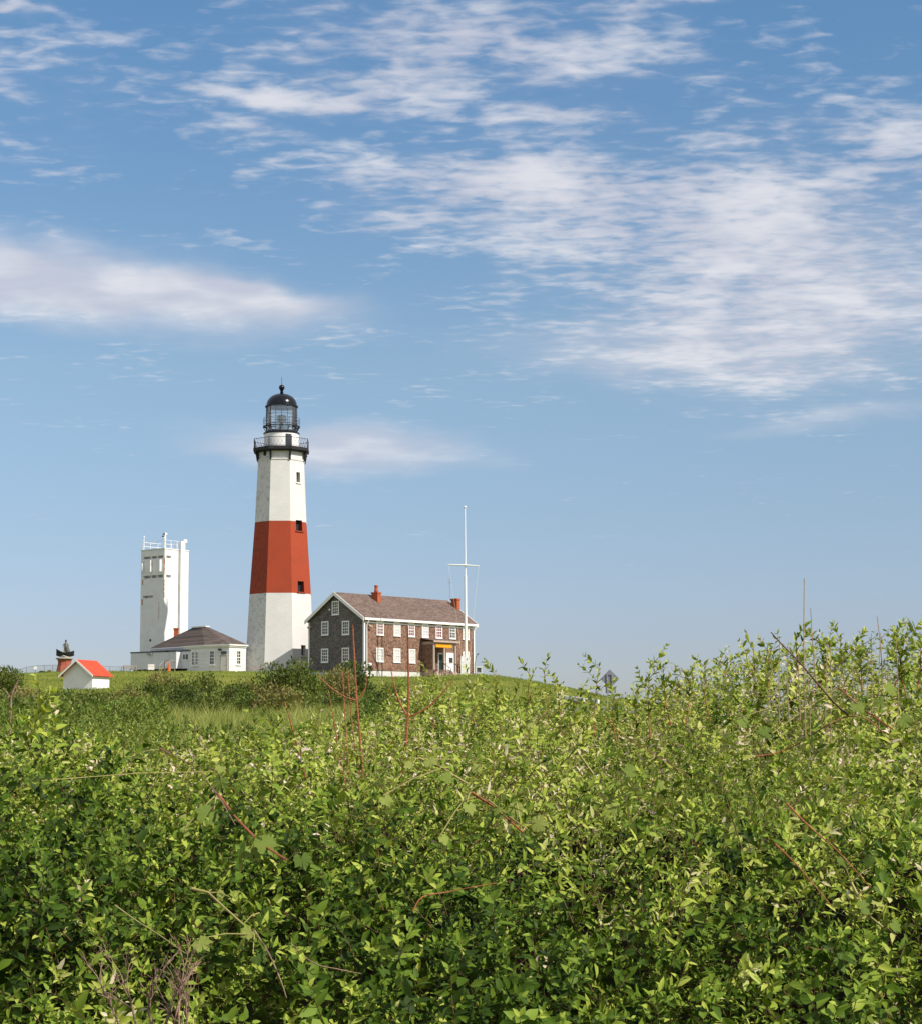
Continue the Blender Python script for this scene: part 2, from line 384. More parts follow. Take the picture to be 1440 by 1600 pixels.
def sea_fn(t, b, tcn):
    b.inputs['Base Color'].default_value = (.03, .06, .09, 1); b.inputs['Roughness'].default_value = .2
    bn = t.n('ShaderNodeBump'); bn.inputs['Strength'].default_value = .6; bn.inputs['Distance'].default_value = .3
    t.link(t.noise(tcn.outputs['Object'], .25, 6, .65), bn.inputs['Height']); t.link(bn.outputs[0], b.inputs['Normal'])
sea = MB(); sea.add([(-30000, -30000, -10), (30000, -30000, -10), (30000, 30000, -10), (-30000, 30000, -10)], [(0, 1, 2, 3)])
tag(sea.build('sea', mat('sea_water', None, .2, fn=sea_fn, spec=.5)), kind='structure')

# ------------------------------------------------------------------ lighthouse
LHY = 218.0
LHX = at(438.5, 930, LHY).x
LH = Vector((LHX, LHY, gz(LHX, LHY) - .1))
def zr(py, Y, px=440): return at(px, py, Y).z
def lz(py): return zr(py, LHY) - LH.z
S = LHY / F * 1.002
def lr(px_w): return px_w * S
lh = thing('lighthouse', 'tall white octagonal lighthouse with a red band and black lantern dome', 'lighthouse', LH, 0)
ROT = -math.pi / 2 + R(3) + R(22.5)          # vertices of the octagon; centre face looks at the camera
def ring(rad, z): return [(rad * math.cos(ROT + k * math.pi / 4), rad * math.sin(ROT + k * math.pi / 4), z) for k in range(8)]
prof = [(lr(57.5), lz(1062)), (lr(51.0), lz(930)), (lr(43.0), lz(818)), (lr(38.6), lz(724))]
tb = MB()
for i in range(3):
    a, b_ = ring(*prof[i]), ring(*prof[i + 1]); vs = a + b_
    fs = [(k, (k + 1) % 8, 8 + (k + 1) % 8, 8 + k) for k in range(8)]
    uv = []
    for k in range(8):
        w0, w1 = prof[i][0] * .765 / 2, prof[i + 1][0] * .765 / 2; off = k * 7.3
        uv.append([(off - w0, prof[i][1]), (off + w0, prof[i][1]), (off + w1, prof[i + 1][1]), (off - w1, prof[i + 1][1])])
    tb.add(vs, fs, 1 if i == 1 else 0, uv)
tb.add(ring(*prof[0]), [tuple(range(8))[::-1]], 0); tb.add(ring(*prof[3]), [tuple(range(8))], 0)
me = None
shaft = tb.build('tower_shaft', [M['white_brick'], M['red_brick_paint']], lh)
# weld rings so the cut works on a closed shape
import bmesh
bm = bmesh.new(); bm.from_mesh(shaft.data); bmesh.ops.remove_doubles(bm, verts=bm.verts, dist=1e-4); bm.to_mesh(shaft.data); bm.free()
na = R(3) + R(45)                              # azimuth of the right-hand visible face
nR = Vector((math.sin(na), -math.cos(na), 0)); tR = Vector((math.cos(na), math.sin(na), 0))
def rad_at(z):
    for (r1, z1), (r2, z2) in zip(prof, prof[1:]):
        if z1 <= z <= z2: return r1 + (r2 - r1) * (z - z1) / (z2 - z1)
    return prof[-1][0]
boxes = []; wins = [(466.0, 741, 757, .29, 0), (467.5, 816, 832.5, .50, 1), (470.8, 911, 927.5, .50, 1), (475.0, 1010, 1026, .36, 0)]
ins = []
for px, y0, y1, hw, ri in wins:
    zt, zb = lz(y0), lz(y1); zm = (zt + zb) / 2; ap = rad_at(zm) * math.cos(R(22.5))
    base = nR * ap
    X_target = at(px, (y0 + y1) / 2, LHY - 2).x - LHX
    s_ = (X_target - base.x) / tR.x
    c = base + tR * s_
    boxes.append(obox((c.x, c.y), (tR.x, tR.y), (nR.x, nR.y), hw, .75, zb, zt)); ins.append((c, hw, zb, zt, s_, ap))
cut(shaft, boxes[1:3], 1); cut(shaft, [boxes[0], boxes[3]], 0)
for i, (c, hw, zb, zt, s_, ap) in enumerate(ins):
    w = MB(); d = c - nR * .55
    w.add(obox((d.x, d.y), (tR.x, tR.y), (nR.x, nR.y), hw - .005, .03, zb + .005, zt - .005), [(0, 2, 3, 1), (4, 5, 7, 6), (0, 1, 5, 4), (2, 6, 7, 3), (0, 4, 6, 2), (1, 3, 7, 5)])
    wo_ = w.build('window', M['glassdark'], lh)
    w = MB(); d2 = c - nR * .50
    for k in (-1, 0, 1):
        e = d2 + tR * (k * (hw - .05)); w.bar((e.x, e.y, zb + .02), (e.x, e.y, zt - .02), .06)
    for z in (zb + .05, (zb + zt) / 2, zt - .05):
        a = d2 - tR * (hw - .02); b_ = d2 + tR * (hw - .02); w.bar((a.x, a.y, z), (b_.x, b_.y, z), .06)
    w.build('window_sash', M['black_matt'], wo_)
    w = MB(); e = c + nR * (.05 + .02 * (1 if i else 0))
    w.add(obox((e.x, e.y), (tR.x, tR.y), (nR.x, nR.y), hw + .12, .10, zb - .14, zb - .003), [(0, 2, 3, 1), (4, 5, 7, 6), (0, 1, 5, 4), (2, 6, 7, 3), (0, 4, 6, 2), (1, 3, 7, 5)])
    w.build('sill', M['red_brick_paint'] if i in (1, 2) else M['white'], wo_)
# frieze under the gallery
fz = MB()
for r1, z1, r2, z2 in [(lr(38.6), lz(724), lr(39.6), lz(722.5)), (lr(39.6), lz(722.5), lr(39.6), lz(720.5)), (lr(37.4), lz(720.5), lr(37.0), lz(708.5))]:
    fz.add(ring(r1, z1) + ring(r2, z2), [(k, (k + 1) % 8, 8 + (k + 1) % 8, 8 + k) for k in range(8)] + [tuple(range(8, 16)), tuple(range(8))[::-1]], 0,
           [[(k * 7, z1), (k * 7 + 2, z1), (k * 7 + 2, z2), (k * 7, z2)] for k in range(8)] + [None, None])
fz.build('frieze', M['white_brick'], lh)
nL = Vector((math.sin(R(-42)), -math.cos(R(-42)), 0)); c = nL * (lr(37.2) * math.cos(R(22.5)))
pw = MB(); zc = lz(712.5)
tl = Vector((math.cos(R(-42)), math.sin(R(-42)), 0))
pts = [(c + tl * (.25 * math.cos(a)) + Vector((0, 0, zc + .27 * math.sin(a)))) for a in [i * math.pi / 8 for i in range(16)]]
pw.add([p + nL * .06 for p in pts] + [p - nL * .2 for p in pts], [tuple(range(16)), tuple(range(16, 32))[::-1]] + [(i, 16 + i, 16 + (i + 1) % 16, (i + 1) % 16) for i in range(16)])
pw.build('porthole', M['black_matt'], lh)
# gallery deck, brackets, railing
gr = lr(46.6); zt, zb = lz(702.3), lz(707.5)
dk = MB(); dk.lathe([(gr, zb + .02), (gr, zt)], 8, mi=0, rot=ROT); dk.lathe([(gr - .35, zb - .12), (gr - .18, zb + .018)], 8, rot=ROT)
dk.build('gallery_deck', M['black_matt'], lh)
for k in range(8):
    a = ROT + k * math.pi / 4; d = Vector((math.cos(a), math.sin(a), 0)); br = MB()
    i0 = lr(39.2); o0 = gr - .25
    br.bar(d * i0 + Vector((0, 0, zb - .2)), d * o0 + Vector((0, 0, zb - .2)), .16, .16)
    br.bar(d * i0 + Vector((0, 0, lz(723))), d * i0 + Vector((0, 0, zb - .25)), .2, .2)
    br.bar(d * (i0 + .05) + Vector((0, 0, lz(722))), d * (o0 - .1) + Vector((0, 0, zb - .2)), .15, .15)
    br.build('bracket', M['black_matt'], lh)
rl = MB(); rg = gr - .1; zh = lz(688.5)
R8 = ring(rg, 0)
for k in range(8):
    a, b_ = Vector(R8[k]), Vector(R8[(k + 1) % 8])
    rl.bar(a + Vector((0, 0, zt)), a + Vector((0, 0, zh + .05)), .07)
    rl.bar(a + Vector((0, 0, zh)), b_ + Vector((0, 0, zh)), .05); rl.bar(a + Vector((0, 0, zt + .12)), b_ + Vector((0, 0, zt + .12)), .035)
    for j in range(6):                 # crossed lattice
        p, q_ = a.lerp(b_, j / 6), a.lerp(b_, (j + 1) / 6)
        rl.bar(p + Vector((0, 0, zt + .12)), q_ + Vector((0, 0, zh)), .016); rl.bar(q_ + Vector((0, 0, zt + .12)), p + Vector((0, 0, zh)), .016)
rl.build('gallery_railing', M['black_matt'], lh)
# watch room
wr = MB(); wr.lathe([(lr(27.4), zt), (lr(27.4), lz(679.5))], 40); wroom = wr.build('watch_room', M['white'], lh, True)
wc = MB(); wc.lathe([(lr(27.5), lz(679.4)), (lr(28.6), lz(678.6)), (lr(28.6), lz(677.0)), (lr(27.2), lz(676.4)), (lr(25.6), lz(675.6))], 40); wc.build('cornice', M['black'], lh, True)
def cyl_patch(mb, r, a0, a1, z0, z1, n=5, th=.05, mi=0):
    P = [(rr * math.sin(R(a0 + (a1 - a0) * i / n)), -rr * math.cos(R(a0 + (a1 - a0) * i / n)), z) for z in (z0, z1) for rr in (r, r + th) for i in range(n + 1)]
    m1 = n + 1
    for i in range(n):
        v = [P[j * m1 + i + k] for j in range(4) for k in (0, 1)]
        mb.add(v, [(2, 3, 7, 6), (0, 4, 5, 1), (4, 6, 7, 5), (0, 1, 3, 2), (0, 2, 6, 4), (1, 5, 7, 3)], mi)
dr = MB(); cyl_patch(dr, lr(27.4), 19.5, 36.5, zt, lz(681.5), th=.04); d_o = dr.build('door', M['glassdark'], lh)
dr = MB(); cyl_patch(dr, lr(27.4), 37, 41, zt, lz(681.5), th=.09); dr.build('door_frame', M['tanwood'], d_o)
# lantern
lb, lt = lz(675.4), lz(636.0); lrad = lr(24.4)
gb = MB(); gb.lathe([(lrad - .03, lb), (lrad - .03, lt)], 16, rot=R(5)); gb.build('lantern_glazing', M['glass'], lh)
mf = MB()
for k in range(16):
    a = R(5) + k * 2 * math.pi / 16; d = Vector((math.cos(a), math.sin(a), 0)) * lrad
    mf.bar(d + Vector((0, 0, lb)), d + Vector((0, 0, lt)), .04)
for py in (674.5, 669.3, 663.6, 648.6, 637.2):
    mf.tube([(lrad * math.cos(R(5) + k * math.pi / 8), lrad * math.sin(R(5) + k * math.pi / 8), lz(py)) for k in range(17)], .024 if py != 663.6 else .05, 5)
mf.build('lantern_frame', M['lanternframe'], lh)
ln = MB()                                   # beacon on its pedestal behind the glass
ln.lathe([(.5, lb + .02), (.5, lb + .5), (.22, lb + .6), (.22, lb + 1.2), (.5, lb + 1.25), (.62, lb + 1.6), (.5, lb + 2.0), (.2, lb + 2.1)], 20)
ln.lathe([(1.35, lb + .02), (1.35, lb + .25)], 20)
ln.build('beacon', M['lens'], lh, True)
cg = MB(); cgr = lr(29.2); cz = lz(667.5)
n = 24
for k in range(n):
    a0, a1 = 2 * math.pi * k / n, 2 * math.pi * (k + 1) / n
    o_, i_ = cgr, lrad + .12
    vs = [(r_ * math.cos(a), r_ * math.sin(a), z) for z in (cz, cz + .07) for r_ in (i_, o_) for a in (a0, a1)]
    cg.add(vs, [(0, 1, 3, 2), (4, 6, 7, 5), (2, 3, 7, 6), (0, 4, 5, 1)])
for k in range(12):
    a = 2 * math.pi * k / 12; d = Vector((math.cos(a), math.sin(a), 0))
    cg.bar(d * cgr + Vector((0, 0, cz + .03)), d * (lrad + .02) + Vector((0, 0, cz - .55)), .07)
cgo = cg.build('cleaning_walkway', M['black_matt'], lh)
cr_ = MB()
for k in range(12):
    a = 2 * math.pi * k / 12; d = Vector((math.cos(a), math.sin(a), 0)) * (cgr - .04); cr_.bar(d + Vector((0, 0, cz)), d + Vector((0, 0, lz(654.5))), .04)
for zz_ in (lz(654.5), lz(660)):
    cr_.tube([((cgr - .04) * math.cos(2 * math.pi * k / 24), (cgr - .04) * math.sin(2 * math.pi * k / 24), zz_) for k in range(25)], .02, 4)
cr_.build('walkway_rail', M['black_matt'], cgo)
dm = MB(); h = lz(615.2) - lt
dm.lathe([(lrad + .14, lt - .02), (lrad + .14, lt + .08), (lrad + .02, lt + .12)] + [((lrad) * math.cos(t_) ** .92, lt + .1 + (h - .1) * math.sin(t_)) for t_ in [i * R(84) / 10 for i in range(11)]], 32)
dm.build('dome', M['black'], lh, True)
fn_ = MB(); zt2 = lz(616)
fn_.lathe([(.30, zt2 - .02), (.30, zt2 + .06), (.17, zt2 + .14), (.22, zt2 + .26), (.15, zt2 + .34), (.21, zt2 + .44), (.13, zt2 + .55)], 16)
fn_.ball((0, 0, lz(605.6)), lr(4.7), 18)
fn_.build('ventilator_ball', M['black'], lh, True)
rod = MB(); rod.tube([(0, 0, lz(602)), (0, 0, lz(589))], .03, 5); rod.build('lightning_rod', M['black_matt'], lh)

# ------------------------------------------------------------------ windows shared by the buildings
def make_window(parent, w, h, pane, cols=3, rows_=4, frame='white', name='window', trim=.13, depth=.07):
    # local plane: x along the wall, z up, facing -y; origin at the lower left corner
    o = MB(); o.box(-trim, 0, -depth, 0.0, -trim, h + trim); o.box(w, w + trim, -depth, 0, -trim, h + trim)
    o.box(0, w, -depth, 0, h, h + trim); o.box(-trim - .03, w + trim + .03, -depth - .05, -.001, -trim - .06, -trim + .001); o.box(0, w, -depth, 0, -trim + .002, 0)
    fr = o.build(name, M[frame], parent)
    p = MB(); p.box(.001, w - .001, -.018, -.006, .001, h - .001); p.build('pane', M[pane], fr)
    s_ = MB(); t_ = .045
    for i in range(1, cols): s_.box(w * i / cols - t_ / 2, w * i / cols + t_ / 2, -.04, -.02, .002, h - .002)
    for j in range(1, rows_): 
        tt = t_ * (1.7 if j * 2 == rows_ else 1); s_.box(.002, w - .002, -.045, -.0195, h * j / rows_ - tt / 2, h * j / rows_ + tt / 2)
    s_.build('muntin_grid', M[frame], fr)
    return fr
def clone_window(src, parent, pane):
    c = src.copy(); COL.objects.link(c); c.parent = parent
    for ch in [x for x in COL.objects if x.parent == src]:
        d = ch.copy(); COL.objects.link(d); d.parent = c
        if ch.name.startswith('pane'):
            d.data = ch.data if ch.data.materials[0] == M[pane] else pane_mesh(ch.data, pane)
    return c
_pm = {}
def pane_mesh(me_, pane):
    k = (me_.name, pane)
    if k not in _pm:
        m2 = me_.copy(); m2.materials[0] = M[pane]; _pm[k] = m2
    return _pm[k]
def solve_s(org, d, px, z):       # distance along d from org at which the photo column px is met
    lo, hi = -5.0, 60.0
    s1 = row_of((org.x + d.x * lo, org.y + d.y * lo, z))[0] < px
    for _ in range(50):
        m_ = (lo + hi) / 2
        inside = (row_of((org.x + d.x * m_, org.y + d.y * m_, z))[0] < px) == s1
        lo, hi = (m_, hi) if inside else (lo, m_)
    return (lo + hi) / 2

# ------------------------------------------------------------------ keeper's house
hr = R(48.5); hY = 205.5
hc = at(569, 1047, hY); HZ = hc.z
U = Vector((math.cos(hr), math.sin(hr), 0)); V = Vector((-math.sin(hr), math.cos(hr), 0))
house = thing('keepers_house', 'two storey brown shingled house with white trimmed windows beside the lighthouse', 'house', hc, hr)
HL = solve_s(hc, U, 740.5, HZ + 3); HW = solve_s(hc, V, 482.5, HZ + 3)
EV = at(569, 964.5, hY).z - HZ
mid = hc + V * (HW / 2); AP = zr(927.5, mid.y, 522) - HZ
wl = MB()
pf = [(0, 0, 0), (0, HW, 0), (0, HW, EV), (0, HW / 2, AP - .12), (0, 0, EV)]
wl.add(pf + [(x + HL, y, z) for x, y, z in pf], [(0, 4, 3, 2, 1), (5, 6, 7, 8, 9), (0, 5, 9, 4), (1, 2, 7, 6), (0, 1, 6, 5), (4, 9, 8, 3), (2, 3, 8, 7)])
wl.mi[0] = 1                    # the gable end carries greyer, darker shingles
wl.build('shingle_wall', [M['shingle'], M['shingle_grey']], house)
fd = MB(); fd.box(.06, HL - .06, .06, HW - .06, -1.6, -.003); fd.build('foundation', M['foundation'], house)
rf = MB(); oh = .30; sl = (AP - EV) / (HW / 2)
for sgn in (0, 1):
    def yy(y): return y if sgn == 0 else HW - y
    p = [(-.35, yy(-oh), EV - oh * sl), (HL + .35, yy(-oh), EV - oh * sl), (HL + .35, HW / 2, AP), (-.35, HW / 2, AP)]
    vs = p + [(x, y, z + .16) for x, y, z in p]
    fs = [(0, 3, 2, 1), (4, 5, 6, 7), (0, 1, 5, 4), (1, 2, 6, 5), (2, 3, 7, 6), (3, 0, 4, 7)]
    rf.add(vs, fs if sgn == 0 else [f[::-1] for f in fs])
roof = rf.build('roof', M['roof'], house)
tr = MB()
for x0, x1 in ((-.42, -.352), (HL + .352, HL + .42)):
    for sgn in (0, 1):
        y0, y1 = (-oh, HW / 2) if sgn == 0 else (HW + oh, HW / 2)
        vs = [(x, y, z) for x in (x0, x1) for (y, z) in ((y0, EV - oh * sl - .22), (y1, AP - .22), (y1, AP + .19), (y0, EV - oh * sl + .19))]
        tr.add(vs, [(0, 1, 2, 3), (7, 6, 5, 4), (0, 4, 5, 1), (3, 2, 6, 7), (0, 3, 7, 4), (1, 5, 6, 2)])
for x0 in (-.05, HL - .14): tr.box(x0, x0 + .19, -.05, .0, 0, EV - .45)
tr.box(-.05, -.002, .002, .16, 0, EV - .2); tr.box(-.05, -.002, HW - .15, HW + .04, 0, EV - .2)
tr.box(.15, HL - .15, -.07, -.002, EV - .62, EV - .45)
tr.box(-.34, HL + .34, -oh + .02, -.0, EV - oh * sl - .12, EV - oh * sl - .02)
tr.build('white_trim', M['white'], house)
gt = MB(); gt.box(-.3, HL + .3, -oh - .14, -oh - .002, EV - oh * sl - .10, EV - oh * sl + .15); gt.build('gutter', M['white'], house)
dp = MB(); dp.tube([(HL + .1, -oh - .1, EV - oh * sl - .1), (HL - .25, -.15, EV - .9), (HL - .25, -.15, .1)], .06, 6)
dp.build('downpipe', M['white'], house); dp = MB(); dp.tube([(.35, -oh - .1, EV - oh * sl - .1), (.3, -.14, EV - .9), (.3, -.14, .1)], .06, 6)
dp.build('downpipe', M['white'], house)
Wf, Hf = .86, 1.30
def z_at(px, py, s, d): p = hc + d * s; return at(px, py, p.y).z - HZ
up0 = z_at(593, 990.6, solve_s(hc, U, 593, HZ + 5), U); lo0 = z_at(593, 1032.3, solve_s(hc, U, 593, HZ + 2), U)
src = make_window(house, Wf, Hf, 'curtain'); first = True
front_up = [(593.7, 'curtain'), (620, 'blind'), (642.4, 'curtain'), (664, 'blind'), (685.4, 'curtain'), (706.5, 'glassdark'), (727.3, 'blind')]
front_lo = [(593.3, 'blind'), (619.8, 'blind'), (643.3, 'blind'), (727.3, 'blind')]
for lst, z in ((front_up, up0), (front_lo, lo0)):
    for px, pane in lst:
        w_ = src if first else clone_window(src, house, pane); first = False
        w_.location = (solve_s(hc, U, px, HZ + z) - Wf / 2, -.002, z)
for px, py, pane in ((508.3, 990.8, 'glassdark'), (540.5, 990.2, 'glassdark'), (508.0, 1033.5, 'glassdark'), (540.4, 1032.2, 'curtain'), (524.6, 959.0, 'glassdark')):
    s_ = solve_s(hc, V, px, HZ + 3); w_ = clone_window(src, house, pane)
    w_.rotation_euler = (0, 0, -math.pi / 2); w_.location = (-.002, s_ + Wf / 2, z_at(px, py, s_, V))
def chimney(parent, x, y, z0, z1, wx, wy, pot=False):
    c = MB(); c.box(x - wx / 2, x + wx / 2, y - wy / 2, y + wy / 2, z0, z1 - .18); c.box(x - wx / 2 - .06, x + wx / 2 + .06, y - wy / 2 - .06, y + wy / 2 + .06, z1 - .18, z1)
    o = c.build('chimney', M['brick'], parent)
    fl = MB(); fl.box(x - wx / 2 - .05, x + wx / 2 + .05, y - wy / 2 - .05, y + wy / 2 + .05, z0 + .02, z0 + .12)
    if pot:
        p = MB(); p.lathe([(.22, z1), (.25, z1 + .1), (.19, z1 + .5), (.24, z1 + .75), (.17, z1 + .82)], 12, (x, y)); p.build('chimney_pot', M['brick'], o)
    return o
for px, ytop, f_, pot in ((588, 925.5, .36, True), (711.5, 935.5, .32, False)):
    p0 = hc + V * (HW * f_ + .2); s_ = solve_s(p0, U, px, HZ + AP); cy = HW * f_ + .2
    P_ = p0 + U * s_
    chimney(roof, s_, cy, EV + sl * (cy - .5) - .3, zr(ytop, P_.y, px) - HZ, .55, .95, pot)
# porch
ps0 = solve_s(hc, U, 664.0, HZ + 2); PD = 1.7
ps1 = ps0 + 5.0
po0 = solve_s(hc - V * PD, U, 678, HZ + 1); po1 = solve_s(hc - V * PD, U, 708.5, HZ + 1)
pt = z_at(680, 1003.0, po0, U)
pr = MB(); x0, x1 = po0 - .15, po1 + .4
pv = [(x0 - .3, -PD - .4, pt), (x1 + .3, -PD - .4, pt), (x1 + .3, -.075, pt + .36), (x0 - .3, -.075, pt + .36)]
pr.add(pv + [(x, y, z + .08) for x, y, z in pv], [(0, 3, 2, 1), (4, 5, 6, 7), (0, 1, 5, 4), (1, 2, 6, 5), (2, 3, 7, 6), (3, 0, 4, 7)])
porch = pr.build('porch_roof', M['roof'], house)
pb = MB(); pb.box(x0, x1, -PD - .1, -PD + .1, pt - .32, pt - .02); pb.box(x0 - .05, x0 + .12, -PD + .1, -.08, pt - .32, pt + .0); pb.box(x1 - .12, x1 + .05, -PD + .1, -.08, pt - .32, pt)
pb.box(x0 - .32, x1 + .32, -PD - .43, -PD - .401, pt - .1, pt + .1); pb.build('porch_beam', M['tanwood'], porch)
psw = MB(); psw.box(x0, x0 + .1, -PD + .1, -.002, .0, pt - .33); psw.build('porch_side_wall', M['shingle'], house)
for xx in (x0 + .1, (x0 + x1) / 2 - .1, x1 - .15):
    c_ = MB(); c_.box(xx - .1, xx + .1, -PD - .1, -PD + .09, .0, pt - .325); c_.build('porch_post', M['tanwood'], house)
pfz = MB(); pfz.box(x0, x1, -PD - .25, -.01, -1.0, -.01); pfz.box(x0 + 1.6, x1 - .3, -PD - .6, -PD - .252, -1.0, -.22); pfz.box(x0 + 1.6, x1 - .3, -PD - .95, -PD - .602, -1.0, -.45)
pfz.build('porch_floor', M['tanwood'], house)
bnr = MB(); b0 = solve_s(hc - V * (PD + .2), U, 681.5, HZ + 2); b1 = solve_s(hc - V * (PD + .2), U, 706.5, HZ + 2)
bnr.box(b0, b1, -PD - .16, -PD - .13, pt - .66, pt - .26)
for i in range(3): bnr.box(b0 + (b1 - b0) * (i + .5) / 3 - .03, b0 + (b1 - b0) * (i + .5) / 3 + .03, -PD - .135, -PD - .10, pt - .3, pt - .2)
bnr.build('banner', M['yellow'], house); 
gd = MB(); q0 = solve_s(hc, U, 686.0, HZ + 1); gd.box(q0 - .1, q0 + .85, -.06, -.003, .0, 2.1); door = gd.build('door', M['greendoor'], house)
gd = MB(); gd.box(q0 - .25, q0 - .1, -.08, -.002, 0, 2.25); gd.box(q0 + .85, q0 + 1.0, -.08, -.002, 0, 2.25); gd.box(q0 - .1, q0 + .85, -.08, -.002, 2.1, 2.25); gd.build('door_frame', M['white'], door)
gd = MB(); q1 = solve_s(hc, U, 697.5, HZ + 1); gd.box(q1 - .1, q1 + 1.5, -.09, -.004, .0, 2.3); wd = gd.build('white_door', M['white'], house); tag(wd, 'white door with a dark square pane')
gd = MB(); gd.box(q1 + .35, q1 + 1.0, -.115, -.091, 1.15, 1.75); gd.build('door_pane', M['glassdark'], wd)
ry = MB()
for xa in (x0 + 1.6, x1 - .3, x1 + .25):
    ry.bar((xa, -PD - .1, .95), (xa, -PD - 1.3, .35), .05); ry.bar((x0 + 1.6, -PD - .1, .93), (x1 + .25, -PD - .1, .93), .04)
    for k in range(4): yk = -PD - .1 - .4 * k; ry.bar((xa, yk, .95 - .2 * k), (xa, yk, -.6 if k > 1 else -.1), .045)
ry.build('step_handrail', M['black_matt'], house); ry = MB()
for xa, xb in ((x0 + .2, x0 + 1.5),):
    ry.bar((xa, -PD, .95), (xb, -PD, .95), .05); ry.bar((xa, -PD, .15), (xb, -PD, .15), .05)
    for k in range(8): xk = xa + (xb - xa) * k / 7; ry.bar((xk, -PD, .15), (xk, -PD, .95), .03)
ry.build('porch_railing', M['black_matt'], house)
# small fittings on the house
fl = MB(); fl.box(.55, .75, -.25, -.01, EV - .95, EV - .8); fl.ball((.6, -.38, EV - 1.0), .13, 10); fl.ball((.85, -.36, EV - 1.05), .13, 10); fl.build('floodlight_pair', M['tanwood'], house)
fl = MB(); yv = solve_s(hc, V, 486.5, HZ + 5); fl.box(-.25, -.01, yv - .08, yv + .08, EV - .75, EV - .6); fl.ball((-.33, yv - .15, EV - .8), .13, 10); fl.ball((-.33, yv + .15, EV - .8), .13, 10); fl.build('floodlight_pair', M['tanwood'], house)
fl = MB(); yv = solve_s(hc, V, 516.2, HZ + 5); fl.ball((-.1, yv, z_at(516, 953, yv, V)), .13, 10); fl.build('vent_cap', M['white'], house)
cd = MB(); s_ = solve_s(hc, U, 597, HZ + 3); cd.bar((s_, -.03, -1.0), (s_, -.03, up0 - .25), .05); cd.bar((s_ - 1.4, -.03, lo0 + .78), (s_ - .65, -.03, lo0 + .74), .035); cd.bar((s_ + .45, -.03, lo0 + .72), (s_ + 1.6, -.03, lo0 + .55), .035); cd.build('cable', M['black_matt'], house)

# antenna mast by the house
p = at(703.0, 976, 207.5); am = MB(); zt_ = zr(903, 207.5, 703) - p.z
am.tube([(0, 0, 0), (0, 0, zt_)], .025, 5); am.tube([(-.14, 0, zt_ - .9), (-.14, 0, zt_ - .15)], .018, 4); am.bar((-.2, 0, zt_ - .5), (.1, 0, zt_ - .5), .03); am.ball((0, 0, zt_ + .05), .07, 8); am.ball((-.14, 0, zt_ - .1), .06, 8)
am.tube([(0, 0, 0), (0, 0, -2.4)], .025, 5)
tag(am.build('antenna_mast', M['metal'], loc=p), 'thin grey antenna mast rising above the house roof beside the second chimney', 'antenna')

# ------------------------------------------------------------------ flagpole
fp = at(727.8, 1058, 201.0); fp.z = gz(fp.x, fp.y)
flag = thing('flagpole', 'tall white flagpole with a crossarm at the right end of the brown house', 'flagpole', fp)
def fz_(py): return zr(py, 201.0, 727) - fp.z
b = MB(); b.tube([(0, 0, 0), (0, 0, fz_(960)), (0, 0, fz_(900)), (0, 0, fz_(899.5)), (0, 0, fz_(794))], [.17, .15, .135, .09, .055], 12); b.build('pole', M['white'], flag, True)
b = MB(); b.tube([(-1.86, .1, fz_(882)), (0, -.1, fz_(883.3)), (1.52, -.3, fz_(885))], [.06, .09, .05], 8)
b.bar((-1.8, .1, fz_(882)), (-1.8, .1, fz_(884.5)), .04); b.bar((1.45, -.3, fz_(885)), (1.45, -.3, fz_(887.5)), .04); b.build('crossarm', M['white'], flag)
b = MB(); b.ball((0, 0, fz_(792.3)), .14, 12); b.build('ball_finial', M['white'], flag, True)
b = MB(); b.box(-.55, .40, -.38, .38, -.1, fz_(1032)); b.box(-.55, -.22, -.30, .30, fz_(1032), fz_(1025.5)); b.box(.2, .44, -.30, .30, fz_(1037), fz_(1026.5)); b.box(-.65, .52, -.45, .45, -.1, .12)
b.build('base_housing', M['white'], flag)
b = MB(); b.tube([(1.44, -.3, fz_(886)), (1.0, -.3, fz_(945)), (.4, -.4, 1.4)], .012, 4); b.tube([(-1.8, .1, fz_(884)), (-.9, 0, fz_(970)), (-.4, -.4, 1.4)], .010, 4); b.build('halyard', M['white'], flag)

# weather box on legs
wp = at(748, 1058, 206); wp.z = gz(wp.x, wp.y)
wb = thing('instrument_box', 'small white instrument box on four thin legs right of the flagpole', 'box', wp)
for x in (-.27, .27):
    for y in (-.25, .25): b = MB(); b.bar((x, y, -.1), (x, y, .42), .05); b.build('leg', M['black_matt'], wb)
b = MB(); b.box(-.33, .33, -.3, .3, .42, .50); b.box(-.38, .38, -.35, .35, 1.06, 1.16)
b.box(-.33, -.25, -.3, .3, .5, 1.06); b.box(.25, .33, -.3, .3, .5, 1.06); b.box(-.25, .25, .22, .3, .5, 1.06); b.build('cabinet', M['white'], wb)
b = MB(); b.box(-.12, .16, -.12, .12, .5, .85); b.tube([(0, 0, .85), (0, 0, .98)], .05, 8); b.build('gauge', M['signback'], wb)
lp = at(741.5, 1056, 204); lp.z = gz(lp.x, lp.y)
b = MB(); b.tube([(0, 0, 0), (-.02, 0, 1.0), (.0, 0, 1.5), (.12, 0, 2.1), (.3, 0, 2.5)], .03, 6); b.ball((.36, 0, 2.5), .09, 8)
tag(b.build('bent_lamp_post', M['black_matt'], loc=lp), 'thin dark bent lamp post between the flagpole base and the instrument box', 'lamp post')
